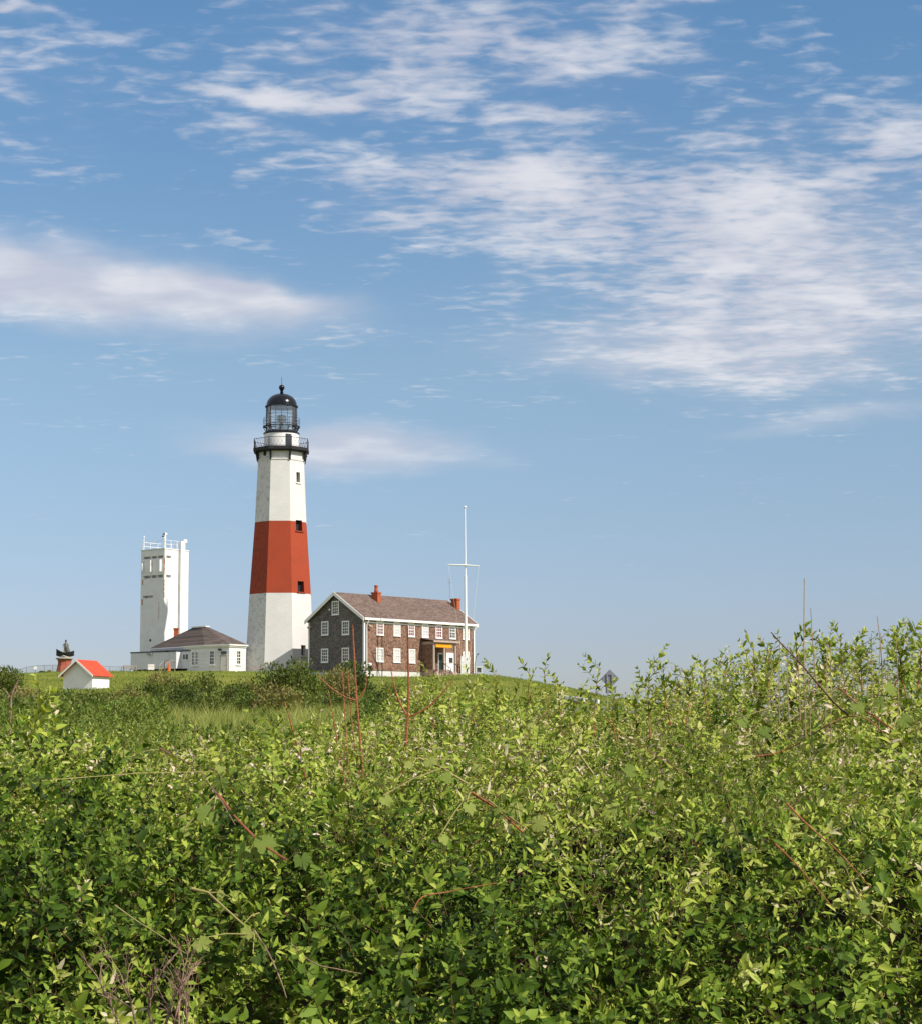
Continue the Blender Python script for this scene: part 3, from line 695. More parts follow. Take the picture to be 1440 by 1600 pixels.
# flood lamp at the near corner of the house
p = at(577.5, 1059, 198.5); p.z = gz(p.x, p.y); zz_ = zr(1039, 198.5, 577) - p.z
fl_ = thing('ground_floodlight', 'round white headed floodlight on a black post by the house corner', 'floodlight', p)
b = MB(); b.tube([(0, 0, 0), (0, 0, zz_ - .2)], .05, 6); b.box(-.16, .24, -.12, .12, zz_ - .5, zz_ - .12); b.bar((-1.4, .4, zz_ - .55), (.5, -.1, zz_ - .6), .08); b.build('post', M['black_matt'], fl_)
b = MB(); b.lathe([(.12, zz_ - .14), (.26, zz_ + .0), (.27, zz_ + .1), (.15, zz_ + .2)], 14); b.build('lamp_head', M['white'], fl_, True)

# benches in front of the porch
def bench(name, label, pos, rz, w, matk, group=None, h=.85):
    t_ = thing(name, label, 'bench', pos, rz, group)
    b = MB()
    for k in range(3): b.box(-w / 2, w / 2, -.22 + .15 * k, -.10 + .15 * k, .42, .46)
    b.build('seat', M[matk], t_)
    b = MB()
    for k in range(3): b.box(-w / 2, w / 2, .24, .28, .52 + .12 * k, .61 + .12 * k)
    b.build('backrest', M[matk], t_)
    for s_ in (-1, 1):
        b = MB(); x = s_ * (w / 2 - .12); b.box(x - .04, x + .04, -.24, -.16, 0, .64); b.box(x - .04, x + .04, .281, .34, 0, h); b.box(x - .04, x + .04, -.26, .28, .64, .69); b.build('leg', M[matk], t_)
    return t_
for i, (px, py) in enumerate(((672, 1058.5), (697, 1058))):
    pp = at(px, py, 202.5 + 1.5 * i); pp.z = gz(pp.x, pp.y)
    bench('wooden_bench', ['brown wooden bench on the grass below the left end of the porch', 'brown wooden bench on the grass in front of the porch steps'][i], pp, hr - .35, 1.55, 'brownwood', 'wooden benches before the house porch')
pp = at(203, 1050, 205); pp.z = gz(pp.x, pp.y)
bench('park_bench', 'weathered grey bench on the lawn at the left end of the white trailer', pp, R(14), 1.55, 'greywood')
pp = at(402, 1051, 209); pp.z = gz(pp.x, pp.y)
bench('low_bench', 'low pale bench at the foot of the lighthouse', pp, R(5), 2.0, 'greywood')

# ------------------------------------------------------------------ fire control tower
FY = 231.1
fc = at(255.6, 1000, FY); fc.z = gz(fc.x, fc.y) - .3
fr_ = R(53)
fU = Vector((math.cos(fr_), math.sin(fr_), 0)); fV = Vector((-math.sin(fr_), math.cos(fr_), 0))
ft = thing('fire_control_tower', 'square white concrete tower with slit windows and a railed roof', 'tower', fc, fr_)
fL = solve_s(fc, fU, 294.0, 18); fW = solve_s(fc, fV, 219.5, 18)
ftop = zr(857.5, FY, 256) - fc.z
def tz(py, px=256): return zr(py, FY, px) - fc.z
b = MB(); b.box(0, fL, 0, fW, 0, ftop)
body = b.build('tower_body', M['white_concrete'], ft)
def fbx(x0, x1, y0, y1, z0, z1): return [(x, y, z) for z in (z0, z1) for y in (y0, y1) for x in (x0, x1)]
bx = []
for z0, z1 in ((tz(871.5), tz(867.5)), (tz(902), tz(897.5))):
    for a0, a1 in ((.25, 1.25), (1.38, 2.35), (2.48, fW - .45)): bx.append(fbx(-.3, .55, a0, a1, z0, z1))
    bx.append(fbx(.30, 1.12, -.3, .5, z0, z1))
bx.append(fbx(-.3, .55, 2.0, fW - .45, tz(933), tz(929)))
cut(body, bx)
b = MB(); b.box(.6, fL - .6, .6, fW - .6, 1, ftop - .5); b.build('dark_interior', M['black_matt'], ft)
b = MB(); b.box(-.06, fL + .05, -.06, fW + .05, ftop + .003, ftop + .12); b.build('roof_slab', M['white_concrete'], ft)
for a in (.55, 2.25, 3.75):
    b = MB(); b.box(-.36, -.003, a - .07, a + .07, tz(892.5), tz(874)); b.build('window_fin', M['white'], ft)
b = MB(); b.box(fL + .003, fL + .36, .8, 1.0, tz(893), tz(876)); b.build('window_fin', M['white'], ft)
s0 = solve_s(fc - fV * .35, fU, 281.5, 18)
b = MB(); b.box(s0, s0 + .75, -.38, -.063, 0, tz(843.5)); b.build('flue', M['white_concrete'], ft)
for z0, z1, a in ((tz(872), tz(870), .04), (tz(904), tz(900), .04)):
    pass
b = MB()
for z0, z1 in ((tz(934), tz(906)), (tz(898), tz(871))):
    n = 10
    for k in range(n):
        z_a = z0 + (z1 - z0) * k / n; z_b = z0 + (z1 - z0) * (k + 1) / n - .02; w = .03 + .05 * rnd.random() * (1 + k / n)
        b.box(-.004, -.001, .0, w, z_a, z_b); b.box(.0, w, -.004, -.001, z_a, z_b)
for (a, pz, h, w) in ((fW - .35, 903, .7, .16), (fW - .3, 934, .75, .2), (.9, 940, 2.2, .07)): b.box(-.004, -.001, a - w / 2, a + w / 2, tz(pz) - h, tz(pz))
b.build('rust_streak', M['rust'], ft)
b = MB(); b.tube([(-.02, 2.35, tz(999.5)), (.1, 2.35, tz(999.5))], .17, 12); b.build('vent_hole', M['black_matt'], ft)
b = MB(); zr0 = ftop + .12; hgt = 1.0
cn = [(.1, .1), (fL - .9, .1), (fL - .1, fW - .1), (.1, fW - .1)]
for i in range(4):
    a, c_ = Vector((*cn[i], zr0)), Vector((*cn[(i + 1) % 4], zr0))
    for k in range(3): q_ = a.lerp(c_, k / 3 if i != 0 else k / 3); b.tube([q_, q_ + Vector((0, 0, hgt))], .035, 5)
    for hh in (.5, hgt): b.tube([a + Vector((0, 0, hh)), c_ + Vector((0, 0, hh))], .028, 5)
b.build('roof_railing', M['white'], ft)
b = MB(); b.tube([(.25, fW - .2, zr0), (.25, fW - .2, zr0 + 1.65)], .05, 6); b.ball((.25, fW - .2, zr0 + 1.7), .1, 8); b.build('whip_antenna', M['white'], ft)
b = MB(); x_, y_ = .35, .35; b.tube([(x_, y_, zr0), (x_, y_, zr0 + 1.5)], .13, 8); b.tube([(x_, y_, zr0 + 1.5), (x_, y_, zr0 + 1.85)], .1, 8); b.box(x_ - .3, x_ + .1, y_ - .1, y_ + .1, zr0 + 1.25, zr0 + 1.4)
b.box(x_ - .12, x_ + .25, y_ - .12, y_ + .12, zr0 + 1.7, zr0 + 1.95); b.build('camera_mast', M['white'], ft)
b = MB(); b.box(x_ - .42, x_ - .2, y_ - .08, y_ + .1, zr0 + 1.42, zr0 + 1.56); b.box(x_ - .3, x_ - .12, y_ - .08, y_ + .1, zr0 + 1.72, zr0 + 1.84); b.build('camera_housing', M['black_matt'], ft)
b = MB(); b.tube([(fL - .45, .3, zr0), (fL - .45, .3, zr0 + 1.0)], .05, 6)
b.add([], [])
p0 = Vector((fL - .45, .3, zr0 + 1.05)); ax = Vector((.95, -.3, .05)).normalized()
b.tube([p0 - ax * .25, p0 - ax * .1, p0 + ax * .12, p0 + ax * .2], [.1, .3, .36, .34], 16); b.build('dish_drum', M['white'], ft, True)
b = MB(); b.tube([(fL - .7, .5, zr0), (fL - .7, .5, zr0 + .8)], .04, 5); b.box(fL - .95, fL - .6, .35, .65, zr0 + .15, zr0 + .55); b.tube([(s0 - .4, .3, zr0), (s0 - .4, .3, zr0 + .75)], .03, 5); b.bar((s0 - .8, .3, zr0 + .6), (s0 - .1, .3, zr0 + .45), .05); b.build('roof_equipment', M['metal'], ft)

# ------------------------------------------------------------------ hip roofed outbuilding
poly = [Vector(v) for v in ((-37.15, 222.8), (-29.5, 214.6), (-26.6, 213.0), (-24.95, 215.2), (-27.5, 220.8), (-34.3, 226.0))]
oc = Vector((-30.6, 219.0)); ob = thing('outbuilding', 'low white clapboard building with a hipped brown roof left of the lighthouse', 'building', (oc.x, oc.y, gz(oc.x, oc.y) - .2))
PO = [(v.x - oc.x, v.y - oc.y) for v in poly]; oz = ob.location.z
ez = zr(1008.5, 214.6, 321) - oz; cz_ = zr(980.5, 218.5, 314) - oz
b = MB(); b.prism(PO, 0, ez); b.build('clapboard_wall', M['clap'], ob)
def off(poly_, d):
    out = []; n = len(poly_)
    for i in range(n):
        p0, p1, p2 = [Vector(poly_[j % n]) for j in (i - 1, i, i + 1)]
        e1 = (p1 - p0).normalized(); e2 = (p2 - p1).normalized(); n1_ = Vector((e1.y, -e1.x)); n2_ = Vector((e2.y, -e2.x))
        bi = (n1_ + n2_).normalized(); out.append(tuple(p1 + bi * (d / max(.3, bi.dot(n1_)))))
    return out
EO = off(PO, .22); ccx = at(314, 980, 218.5).x - oc.x
CO = [(ccx + (x) * .17, (y) * .17 - .3) for x, y in PO]
n = len(PO)
b = MB()
b.add([(x, y, ez + .05) for x, y in EO] + [(x, y, cz_) for x, y in CO], [(i, (i + 1) % n, n + (i + 1) % n, n + i) for i in range(n)] + [tuple(range(n, 2 * n)), tuple(range(n))[::-1]])
orf = b.build('roof', M['roof_grey'], ob)
b = MB(); b.prism(off(CO, .12), cz_ + .003, cz_ + .14); b.build('ridge_cap', M['white'], orf)
b = MB(); b.prism(off(PO, .25), ez - .10, ez + .047); b.prism(off(PO, .12), ez - .26, ez - .103); b.build('eave_trim', M['white'], ob)
pc = at(275.2, 1000, 221.5); c_ = chimney(orf, pc.x - oc.x, pc.y - oc.y, ez + .1, zr(981.5, 221.5, 275) - oz, .5, .5)
A_, B_, C_, D_ = [Vector((*p_, 0)) for p_ in PO[:4]]
def wall_frame(P0, P1, px):
    d = (P1 - P0).normalized(); org = Vector((P0.x + oc.x, P0.y + oc.y, oz)); s_ = solve_s(org, d, px, oz + 1.5)
    return P0 + d * s_, math.atan2(d.y, d.x), Vector((d.y, -d.x, 0))
def put_win(w_, P0, P1, px, ww, z):
    c_, ang, nrm = wall_frame(P0, P1, px); d = Vector((math.cos(ang), math.sin(ang), 0))
    loc = c_ - d * ww / 2 + nrm * .004; w_.location = (loc.x, loc.y, z); w_.rotation_euler = (0, 0, ang)
zw = zr(1037.5, 214, 330) - oz
w1 = make_window(ob, .55, 1.45, 'glassdark', 2, 4); put_win(w1, B_, C_, 331.6, .55, zw)
w2 = clone_window(w1, ob, 'glassdark'); put_win(w2, C_, D_, 372.5, .55, zw)
w3 = clone_window(w1, ob, 'glassdark'); put_win(w3, A_, B_, 303, .55, zw)
w4 = clone_window(w1, ob, 'glassdark'); put_win(w4, A_, B_, 307.5, .55, zw)
b = MB(); b.box(0, .75, -.05, -.002, 0, 2.05); d_ = b.build('door', M['white'], ob); put_win(d_, B_, C_, 350, .75, .25)
b = MB(); b.box(-.12, 0, -.09, -.001, 0, 2.2); b.box(.75, .87, -.09, -.001, 0, 2.2); b.box(0, .75, -.09, -.001, 2.05, 2.2); b.box(.6, .68, -.1, -.05, .95, 1.05); b.build('door_frame', M['tanwood'], d_)
b = MB(); b.box(0, .75, -.05, -.003, 0, .32); t__ = b.build('transom_light', M['glassdark'], ob); put_win(t__, B_, C_, 350, .75, 2.55)
b = MB(); b.box(0, .3, -.28, -.005, 0, .2); b.box(.08, .22, -.4, -.281, .0, .12); t__ = b.build('wall_lamp', M['black_matt'], ob); put_win(t__, B_, C_, 344.5, .3, ez - .65)

# ------------------------------------------------------------------ trailers
tr_ang = R(57)                       # local x: along the end face (recedes right); local y: along the long side (recedes left)
tX = Vector((math.cos(tr_ang), math.sin(tr_ang), 0)); tY = Vector((-math.sin(tr_ang), math.cos(tr_ang), 0))
pa = at(275.2, 1052, 217.0); pa.z = gz(pa.x, pa.y)
ta = thing('office_trailer', 'long off white office trailer with dark roof trim beside the grey bench', 'trailer', pa, tr_ang)
LA = solve_s(pa, tY, 204.2, pa.z + 2); ta_t = zr(1018.0, 217, 275) - pa.z; ta_b = zr(1044.5, 217, 275) - pa.z
b = MB(); b.box(0, 1.5, 0, LA, ta_b, ta_t); b.build('trailer_body', M['trailer'], ta)
b = MB(); b.box(-.08, 1.58, -.06, LA + .06, ta_t + .003, ta_t + .12); b.build('roof_trim', M['trailer_trim'], ta)
b = MB(); b.box(.25, 1.4, .3, LA - .3, ta_b - .25, ta_b - .003)
for yk in (.6, LA * .4, LA * .45, LA - 1): b.box(.3, .6, yk, yk + .35, -.1, ta_b - .25)
b.build('undercarriage', M['black_matt'], ta)
b = MB(); y_ = solve_s(pa, tY, 260.8, pa.z + 2); b.box(-.05, -.003, y_ - .2, y_ + .2, zr(1023.5, 218, 260) - pa.z, zr(1018.8, 218, 260) - pa.z); b.build('small_window', M['glassdark'], ta)
b = MB(); y_ = solve_s(pa, tY, 235, pa.z + 2); b.box(-.3, -.003, y_ - .35, y_ + .35, ta_t - .28, ta_t - .08); b.build('air_vent', M['metal'], ta)
b = MB(); y_ = solve_s(pa, tY, 260, pa.z + 2); b.box(-.06, -.003, y_ - .45, y_ + .45, ta_b, ta_b + 1.9); dd = b.build('door', M['trailer'], ta)
# the annex of the outbuilding, wrapped by the end of the trailer
an = [Vector((-31.35, 216.75)), Vector((-33.05, 217.85))]; aN = Vector((.545, .839))
ap_ = [an[1], an[0], an[0] + aN * 1.2, an[1] + aN * 1.2]; AP_ = [(v.x - oc.x, v.y - oc.y) for v in ap_]
ab, at_ = zr(1044.6, 217, 290) - oz, zr(1017.5, 217, 290) - oz
b = MB(); b.prism(AP_, ab, at_); anx = b.build('annex', M['trailer'], ob); tag(anx, 'small off white annex with a double window and dark roof trim')
b = MB(); b.prism(off(AP_, .07), at_ + .003, at_ + .12); b.build('roof_trim', M['trailer_trim'], anx)
b = MB(); b.prism(off(AP_, -.1), -.3, ab - .003); b.build('plinth', M['black_matt'], anx)
w5 = make_window(anx, .82, .62, 'glassdark', 2, 1, trim=.05, depth=.04)
dB = Vector((an[0].x - an[1].x, an[0].y - an[1].y, 0)).normalized()
w5.location = (AP_[0][0] + dB.x * .55 + dB.y * .004, AP_[0][1] + dB.y * .55 - dB.x * .004, ab + 1.05); w5.rotation_euler = (0, 0, math.atan2(dB.y, dB.x))

# steps and rail, sign board, delineator
p = at(260.5, 1052, 213.5); p.z = gz(p.x, p.y)
st = thing('wooden_steps', 'small wooden steps with a handrail at the long trailer door', 'steps', p, tr_ang - math.pi / 2)
b = MB()
for k in range(4): b.box(-.45, .45, -.9 + .25 * k, -.62 + .25 * k, .18 * k, .18 * k + .06)
b.box(-.45, .45, .1, .9, .66, .73); b.build('tread', M['greywood'], st)
b = MB()
for x in (-.45, .45):
    for y in (-.8, .1, .85): b.bar((x, y, 0), (x, y, 1.62 if y > 0 else .95), .07)
    b.bar((x, .85, 1.6), (x, .1, 1.6), .07); b.bar((x, .1, 1.6), (x, -.8, .95), .07)
b.bar((-.45, .1, 1.6), (.45, .1, 1.6), .07); b.build('handrail', M['greywood'], st)
p = at(236.0, 1052, 203); p.z = gz(p.x, p.y)
sb = thing('notice_board', 'small white notice board with a faded red line before the long trailer', 'sign', p)
b = MB(); b.bar((-.2, 0, -.1), (-.2, 0, .35), .05); b.bar((.2, 0, -.1), (.2, 0, .35), .05); b.build('post', M['greywood'], sb)
b = MB(); b.box(-.36, .36, -.03, .03, .22, .82); pl = b.build('panel', M['white'], sb)
b = MB(); b.box(-.34, .34, -.036, -.0305, .60, .63); b.box(-.36, -.32, -.036, -.0305, .22, .82); b.build('red_border', M['signred'], pl)
p = at(264.0, 1053.5, 200.5); p.z = gz(p.x, p.y)
dl = thing('traffic_cone', 'slim orange traffic cone beside the trailer steps', 'cone', p)
b = MB(); b.lathe([(.14, .04), (.12, .3), (.07, .75), (.05, .98), (.02, 1.0)], 12); b.build('cone', M['orange'], dl, True)
b = MB(); b.box(-.2, .2, -.2, .2, 0, .04); b.build('base_plate', M['orange'], dl)

# ------------------------------------------------------------------ small shed
sr = R(70); sp = at(144.2, 1078, 135); sp.z = gz(sp.x, sp.y)
sh = thing('shed', 'small white shed with a bright red roof on the slope at the left', 'shed', sp, sr)
sU = Vector((math.cos(sr), math.sin(sr), 0)); sV = Vector((-math.sin(sr), math.cos(sr), 0))
sL = solve_s(sp, sU, 171, sp.z + 1); sW = solve_s(sp, sV, 99, sp.z + 1)
se = zr(1052.6, 135, 144) - sp.z; sa = zr(1032.2, 136, 121) - sp.z
b = MB(); pf = [(0, 0, -.5), (0, sW, -.5), (0, sW, se), (0, sW / 2, sa - .06), (0, 0, se)]
b.add(pf + [(x + sL, y, z) for x, y, z in pf], [(0, 4, 3, 2, 1), (5, 6, 7, 8, 9), (0, 5, 9, 4), (1, 2, 7, 6), (0, 1, 6, 5), (4, 9, 8, 3), (2, 3, 8, 7)])
b.build('shed_wall', M['white'], sh)
b = MB(); so_ = .22; ss = (sa - se) / (sW / 2)
t2 = MB()
for sgn in (0, 1):
    f2 = (lambda y: y) if sgn == 0 else (lambda y: sW - y)
    p4 = [(-.3, f2(-so_), se - so_ * ss), (sL + .2, f2(-so_), se - so_ * ss), (sL + .2, sW / 2, sa), (-.3, sW / 2, sa)]
    vs = p4 + [(x, y, z + .05) for x, y, z in p4]; fs = [(0, 3, 2, 1), (4, 5, 6, 7), (0, 1, 5, 4), (1, 2, 6, 5), (2, 3, 7, 6), (3, 0, 4, 7)]
    b.add(vs, fs if sgn == 0 else [f[::-1] for f in fs])
    y0, y1 = f2(-so_), sW / 2
    vs = [(x, y, z) for x in (-.34, -.302) for (y, z) in ((y0, se - so_ * ss - .1), (y1, sa - .1), (y1, sa + .055), (y0, se - so_ * ss + .055))]
    t2.add(vs, [(0, 1, 2, 3), (7, 6, 5, 4), (0, 4, 5, 1), (3, 2, 6, 7), (0, 3, 7, 4), (1, 5, 6, 2)])
b.build('roof', M['redroof'], sh); t2.build('rake_board', M['white'], sh)

# ------------------------------------------------------------------ memorial
mp = at(100.5, 1056, 200); mp.z = gz(mp.x, mp.y) - .1; ms = 200 / F
mo = thing('memorial', 'bronze figure standing in a small boat on a flared red brick pedestal', 'monument', mp)
def mz(py): return zr(py, 200, 100) - mp.z
b = MB(); hz = mz(1030.5)
b.lathe([(.98, 0), (.86, hz * .3), (.74, hz * .62), (.72, hz * .82), (.80, hz)], 8, rot=R(28)); ped = b.build('pedestal', M['monbrick'], mo)
b = MB(); b.lathe([(.84, hz + .003), (.95, hz + .05), (.95, hz + .14), (.8, hz + .2)], 16); b.build('cap_stone', M['stonecap'], mo)
b = MB(); n = 11; rings_ = []
for i in range(n):
    t_ = i / (n - 1); x = -.90 + 1.9 * t_; half = .46 * math.sin(math.pi * (.06 + .88 * t_)) ** .8
    ztop = mz(1020) + .42 * (abs(t_ - .55) / .55) ** 1.8 * (1.0 if t_ < .5 else .75); zk = hz + .22 + .35 * abs(t_ - .5) ** 2 * 2
    rings_.append([(x, -half, ztop), (x, -half * .75, (ztop + zk) / 2 - .05), (x, -.04, zk), (x, .04, zk), (x, half * .75, (ztop + zk) / 2 - .05), (x, half, ztop), (x, half * .8, ztop - .04), (x, -half * .8, ztop - .04)])
vs = [v for r_ in rings_ for v in r_]
fs = [(i * 8 + k, i * 8 + (k + 1) % 8, (i + 1) * 8 + (k + 1) % 8, (i + 1) * 8 + k) for i in range(n - 1) for k in range(8)] + [tuple(range(8))[::-1], tuple(range((n - 1) * 8, n * 8))]
b.add(vs, fs); b.build('boat', M['darkbronze'], mo, True)
def skinned(name, joints, edges, parent, material, sub=2):
    me_ = bpy.data.meshes.new(name); me_.from_pydata([j[0] for j in joints], edges, [])
    o = bpy.data.objects.new(name, me_); COL.objects.link(o); o.parent = parent
    md = o.modifiers.new('skin', 'SKIN'); md.use_smooth_shade = True
    for i, j in enumerate(joints):
        r_ = j[1]; me_.skin_vertices[0].data[i].radius = (r_, r_) if not isinstance(r_, tuple) else r_
    me_.skin_vertices[0].data[0].use_root = True
    s_ = o.modifiers.new('sub', 'SUBSURF'); s_.levels = sub; s_.render_levels = sub
    bpy.context.view_layer.update()
    m2 = bpy.data.meshes.new_from_object(o.evaluated_get(bpy.context.evaluated_depsgraph_get())); m2.materials.clear(); m2.materials.append(material)
    o.modifiers.clear(); o.data = m2; return o
z0 = mz(1024); fx = .10
J = [((fx, 0, z0 + .78), .15), ((fx, 0, z0 + .98), .15), ((fx, 0, z0 + 1.18), (.19, .13)), ((fx, 0, z0 + 1.32), .07), ((fx, -.02, z0 + 1.42), .085), ((fx, -.02, z0 + 1.54), .075),
     ((fx - .10, 0, z0 + .72), .10), ((fx - .13, -.12, z0 + .40), .075), ((fx - .13, -.05, z0 + .02), .055), ((fx - .13, -.18, z0), .05),
     ((fx + .10, 0, z0 + .72), .10), ((fx + .15, .05, z0 + .40), .075), ((fx + .22, .10, z0 + .02), .055), ((fx + .22, -.03, z0), .05),
     ((fx - .20, 0, z0 + 1.22), .065), ((fx - .30, -.05, z0 + .98), .05), ((fx - .24, -.22, z0 + .85), .04), ((fx - .22, -.28, z0 + .82), .045),
     ((fx + .20, 0, z0 + 1.22), .065), ((fx + .30, -.04, z0 + .98), .05), ((fx + .26, -.2, z0 + .80), .04), ((fx + .25, -.26, z0 + .76), .045)]
E = [(0, 1), (1, 2), (2, 3), (3, 4), (4, 5), (0, 6), (6, 7), (7, 8), (8, 9), (0, 10), (10, 11), (11, 12), (12, 13), (2, 14), (14, 15), (15, 16), (16, 17), (2, 18), (18, 19), (19, 20), (20, 21)]
fg = skinned('bronze_figure', J, E, mo, M['bronze'])
b = MB(); b.tube([(fx + .02, .02, z0 + 1.28), (fx + .04, .03, z0 + 1.0), (fx + .14, .05, z0 + .6), (fx + .26, .07, z0 + .22), (fx + .3, .08, z0 + .1)], [.13, .21, .25, .26, .22], 12); b.build('oilskin_coat', M['bronze'], fg, True)
b = MB(); b.lathe([(.13, z0 + 1.50), (.135, z0 + 1.52), (.085, z0 + 1.56), (.08, z0 + 1.63), (.03, z0 + 1.67)], 14, (fx, -.01)); b.build('sou_wester_hat', M['darkbronze'], fg, True)
b = MB(); b.tube([(fx - .23, -.28, z0 + 1.2), (fx - .30, -.3, z0 + .2)], .02, 6); b.tube([(-.25, -.5, hz + .25), (0, -.56, hz + .35), (.35, -.5, hz + .22), (.6, -.35, hz + .2)], [.07, .09, .09, .06], 8); b.build('coiled_net', M['stonecap'], mo, True)

# chain link fence on the skyline at left
fe = thing('chain_link_fence', 'thin grey chain link fence on the skyline left of the memorial', 'fence', (0, 0, 0))
fp_ = [(28, 1047), (42, 1042.5), (56, 1040.5), (70, 1039.6), (82.5, 1039.3), (93, 1039.3)]
pts = [at(x, y, 214) for x, y in fp_]
def mesh_wire(mb, a, b_, ga, gb, n=14):
    for k in range(n):
        for s_ in (0, 1):
            u0_, u1_ = (k / n, min(1, k / n + .18)) if s_ == 0 else (min(1, k / n + .18), k / n)
            mb.bar(ga.lerp(gb, u0_), a.lerp(b_, u1_), .008)
wire = MB(); rail = MB()
for i in range(len(pts)):
    g = Vector((pts[i].x, pts[i].y, gz(pts[i].x, pts[i].y) - .1)); b = MB(); b.tube([g, pts[i] + Vector((0, 0, .04))], .035, 6); b.build('fence_post', M['metal'], fe)
    if i:
        g0 = Vector((pts[i - 1].x, pts[i - 1].y, gz(pts[i - 1].x, pts[i - 1].y))); rail.tube([pts[i - 1], pts[i]], .025, 5); mesh_wire(wire, pts[i - 1], pts[i], g0, g)
rail.build('top_rail', M['metal'], fe); tag(wire.build('wire_mesh', M['metal'], fe), kind=None)
p = at(55.3, 1044, 213.9); b = MB(); b.tube([p + Vector((0, -.03, 0)), p + Vector((0, .02, 0))], .2, 16)
tag(b.build('round_sign', M['white']), 'small round white sign fixed on the chain link fence', 'sign')
fe2 = thing('chain_link_fence', 'short run of thin grey fence between the red roofed shed and the bench', 'fence', (0, 0, 0))
pts = [at(x, y, 222) for x, y in ((150, 1040), (172, 1041.5), (190, 1042), (204, 1042))]; rail = MB(); wire = MB()
for i in range(4):
    g = Vector((pts[i].x, pts[i].y, gz(pts[i].x, pts[i].y) - .1)); b = MB(); b.tube([g, pts[i]], .03, 6); b.build('fence_post', M['metal'], fe2)
    if i: rail.tube([pts[i - 1], pts[i]], .02, 5); mesh_wire(wire, pts[i - 1], pts[i], Vector((pts[i - 1].x, pts[i - 1].y, gz(pts[i - 1].x, pts[i - 1].y))), g)
rail.build('top_rail', M['metal'], fe2); wire.build('wire_mesh', M['metal'], fe2)

# ------------------------------------------------------------------ road sign seen from behind
gp = at(952, 1061, 104); gg = gz(gp.x, gp.y)
sg = thing('road_sign', 'diamond road sign seen from behind on two posts above the brush', 'sign', (gp.x, gp.y, gg))
cz0 = gp.z - gg; q_ = 104 / F
b = MB(); r_ = 14.8 * q_
for (rr, y0, y1) in ((r_, 0, .012),):
    b.add([(-rr, y0, cz0), (0, y0, cz0 + rr), (rr, y0, cz0), (0, y0, cz0 - rr), (-rr, y1, cz0), (0, y1, cz0 + rr), (rr, y1, cz0), (0, y1, cz0 - rr)], [(0, 3, 2, 1), (4, 5, 6, 7), (0, 1, 5, 4), (1, 2, 6, 5), (2, 3, 7, 6), (3, 0, 4, 7)])
b.build('diamond_plate', M['signback'], sg)
b = MB(); b.box(-6.8 * q_, 9.2 * q_, 0, .012, cz0 - 22 * q_, cz0 - 12.5 * q_); b.build('lower_plate', M['signback'], sg)
for x in (-4.3 * q_, 3.6 * q_):
    b = MB(); b.bar((x, -.04, -.2), (x, -.04, cz0 + 7.5 * q_), .075 if x > 0 else .06, .05); b.build('post', M['metal'], sg)
b = MB(); b.box(-4.3 * q_ + .035, 3.6 * q_ - .04, -.06, -.015, cz0 + 6.5 * q_, cz0 + 7.6 * q_); b.box(-4.3 * q_ + .035, 3.6 * q_ - .04, -.06, -.015, cz0 - 10 * q_, cz0 - 9 * q_); b.build('cross_brace', M['metal'], sg)

# road, kerb rail and rocks beyond the hedge
def Yrow(px, py, lo=45., hi=190.):
    best, by = 1e9, lo
    for i in range(300):
        Y = lo + (hi - lo) * i / 299; X = (px - 720) / F * Y; e = abs(row_of((X, Y, gz(X, Y)))[1] - py)
        if e < best: best, by = e, Y
    return by
def drape(pxs, rows_, w, dz, name, m_, kind=None, h=None):
    b = MB(); P_ = []
    for px, py in zip(pxs, rows_):
        Y = Yrow(px, py); P_.append(Vector(((px - 720) / F * Y, Y, 0)))
    L_ = []
    for i, p in enumerate(P_):
        d = (P_[min(i + 1, len(P_) - 1)] - P_[max(i - 1, 0)]).normalized(); nrm = Vector((-d.y, d.x, 0)) * w / 2
        L_.append((p - nrm, p + nrm))
    vs = []
    for a, c_ in L_:
        for k in range(5): q2 = a.lerp(c_, k / 4); vs.append((q2.x, q2.y, gz(q2.x, q2.y) + dz))
    fs = [(i * 5 + k, (i + 1) * 5 + k, (i + 1) * 5 + k + 1, i * 5 + k + 1) for i in range(len(P_) - 1) for k in range(4)]
    if h: 
        b2 = MB()
        for i in range(len(P_) - 1): b2.bar((P_[i].x, P_[i].y, gz(P_[i].x, P_[i].y) + h), (P_[i + 1].x, P_[i + 1].y, gz(P_[i + 1].x, P_[i + 1].y) + h), .12, .22)
        return b2.build(name, m_)
    b.add(vs, [f[::-1] for f in fs]); return b.build(name, m_)
pxs = list(range(780, 1200, 20))
tag(drape(pxs, [1113 + (px - 780) * .01 for px in pxs], 6.0, .05, 'road', M['asphalt']), kind='structure')
pxs = list(range(868, 940, 8))
tag(drape(pxs, [1097 + (px - 868) * .13 for px in pxs], 0, 0, 'guard_rail', M['white'], h=.35), 'low white rail curving along the road below the lawn', 'rail')
def rock(label, px, py, Y, s_, seed):
    g = random.Random(seed); bm_ = bmesh.new(); bmesh.ops.create_icosphere(bm_, subdivisions=3, radius=1)
    for v in bm_.verts:
        n_ = v.co.normalized(); k = 1 + .18 * math.sin(n_.x * 4 + seed) + .15 * math.sin(n_.y * 5 + n_.z * 3 + seed * 2) + .05 * g.random(); v.co = Vector((n_.x * k * s_, n_.y * k * s_ * .8, n_.z * k * s_ * .75))
    me_ = bpy.data.meshes.new('rock'); bm_.to_mesh(me_); bm_.free(); me_.materials.append(M['rock'])
    p = at(px, py, Y); o = bpy.data.objects.new('rock', me_); COL.objects.link(o); o.location = (p.x, p.y, gz(p.x, p.y) + s_ * .45)
    return tag(o, label, 'rock', 'rocks on the lawn slope')
Yk = Yrow(903, 1100)
rock('larger brown rock on the lawn slope left of the road sign', 903, 1098, Yk, .34, 3); rock('smaller brown rock touching the larger one on the slope', 912, 1098, Yk - .5, .26, 8)

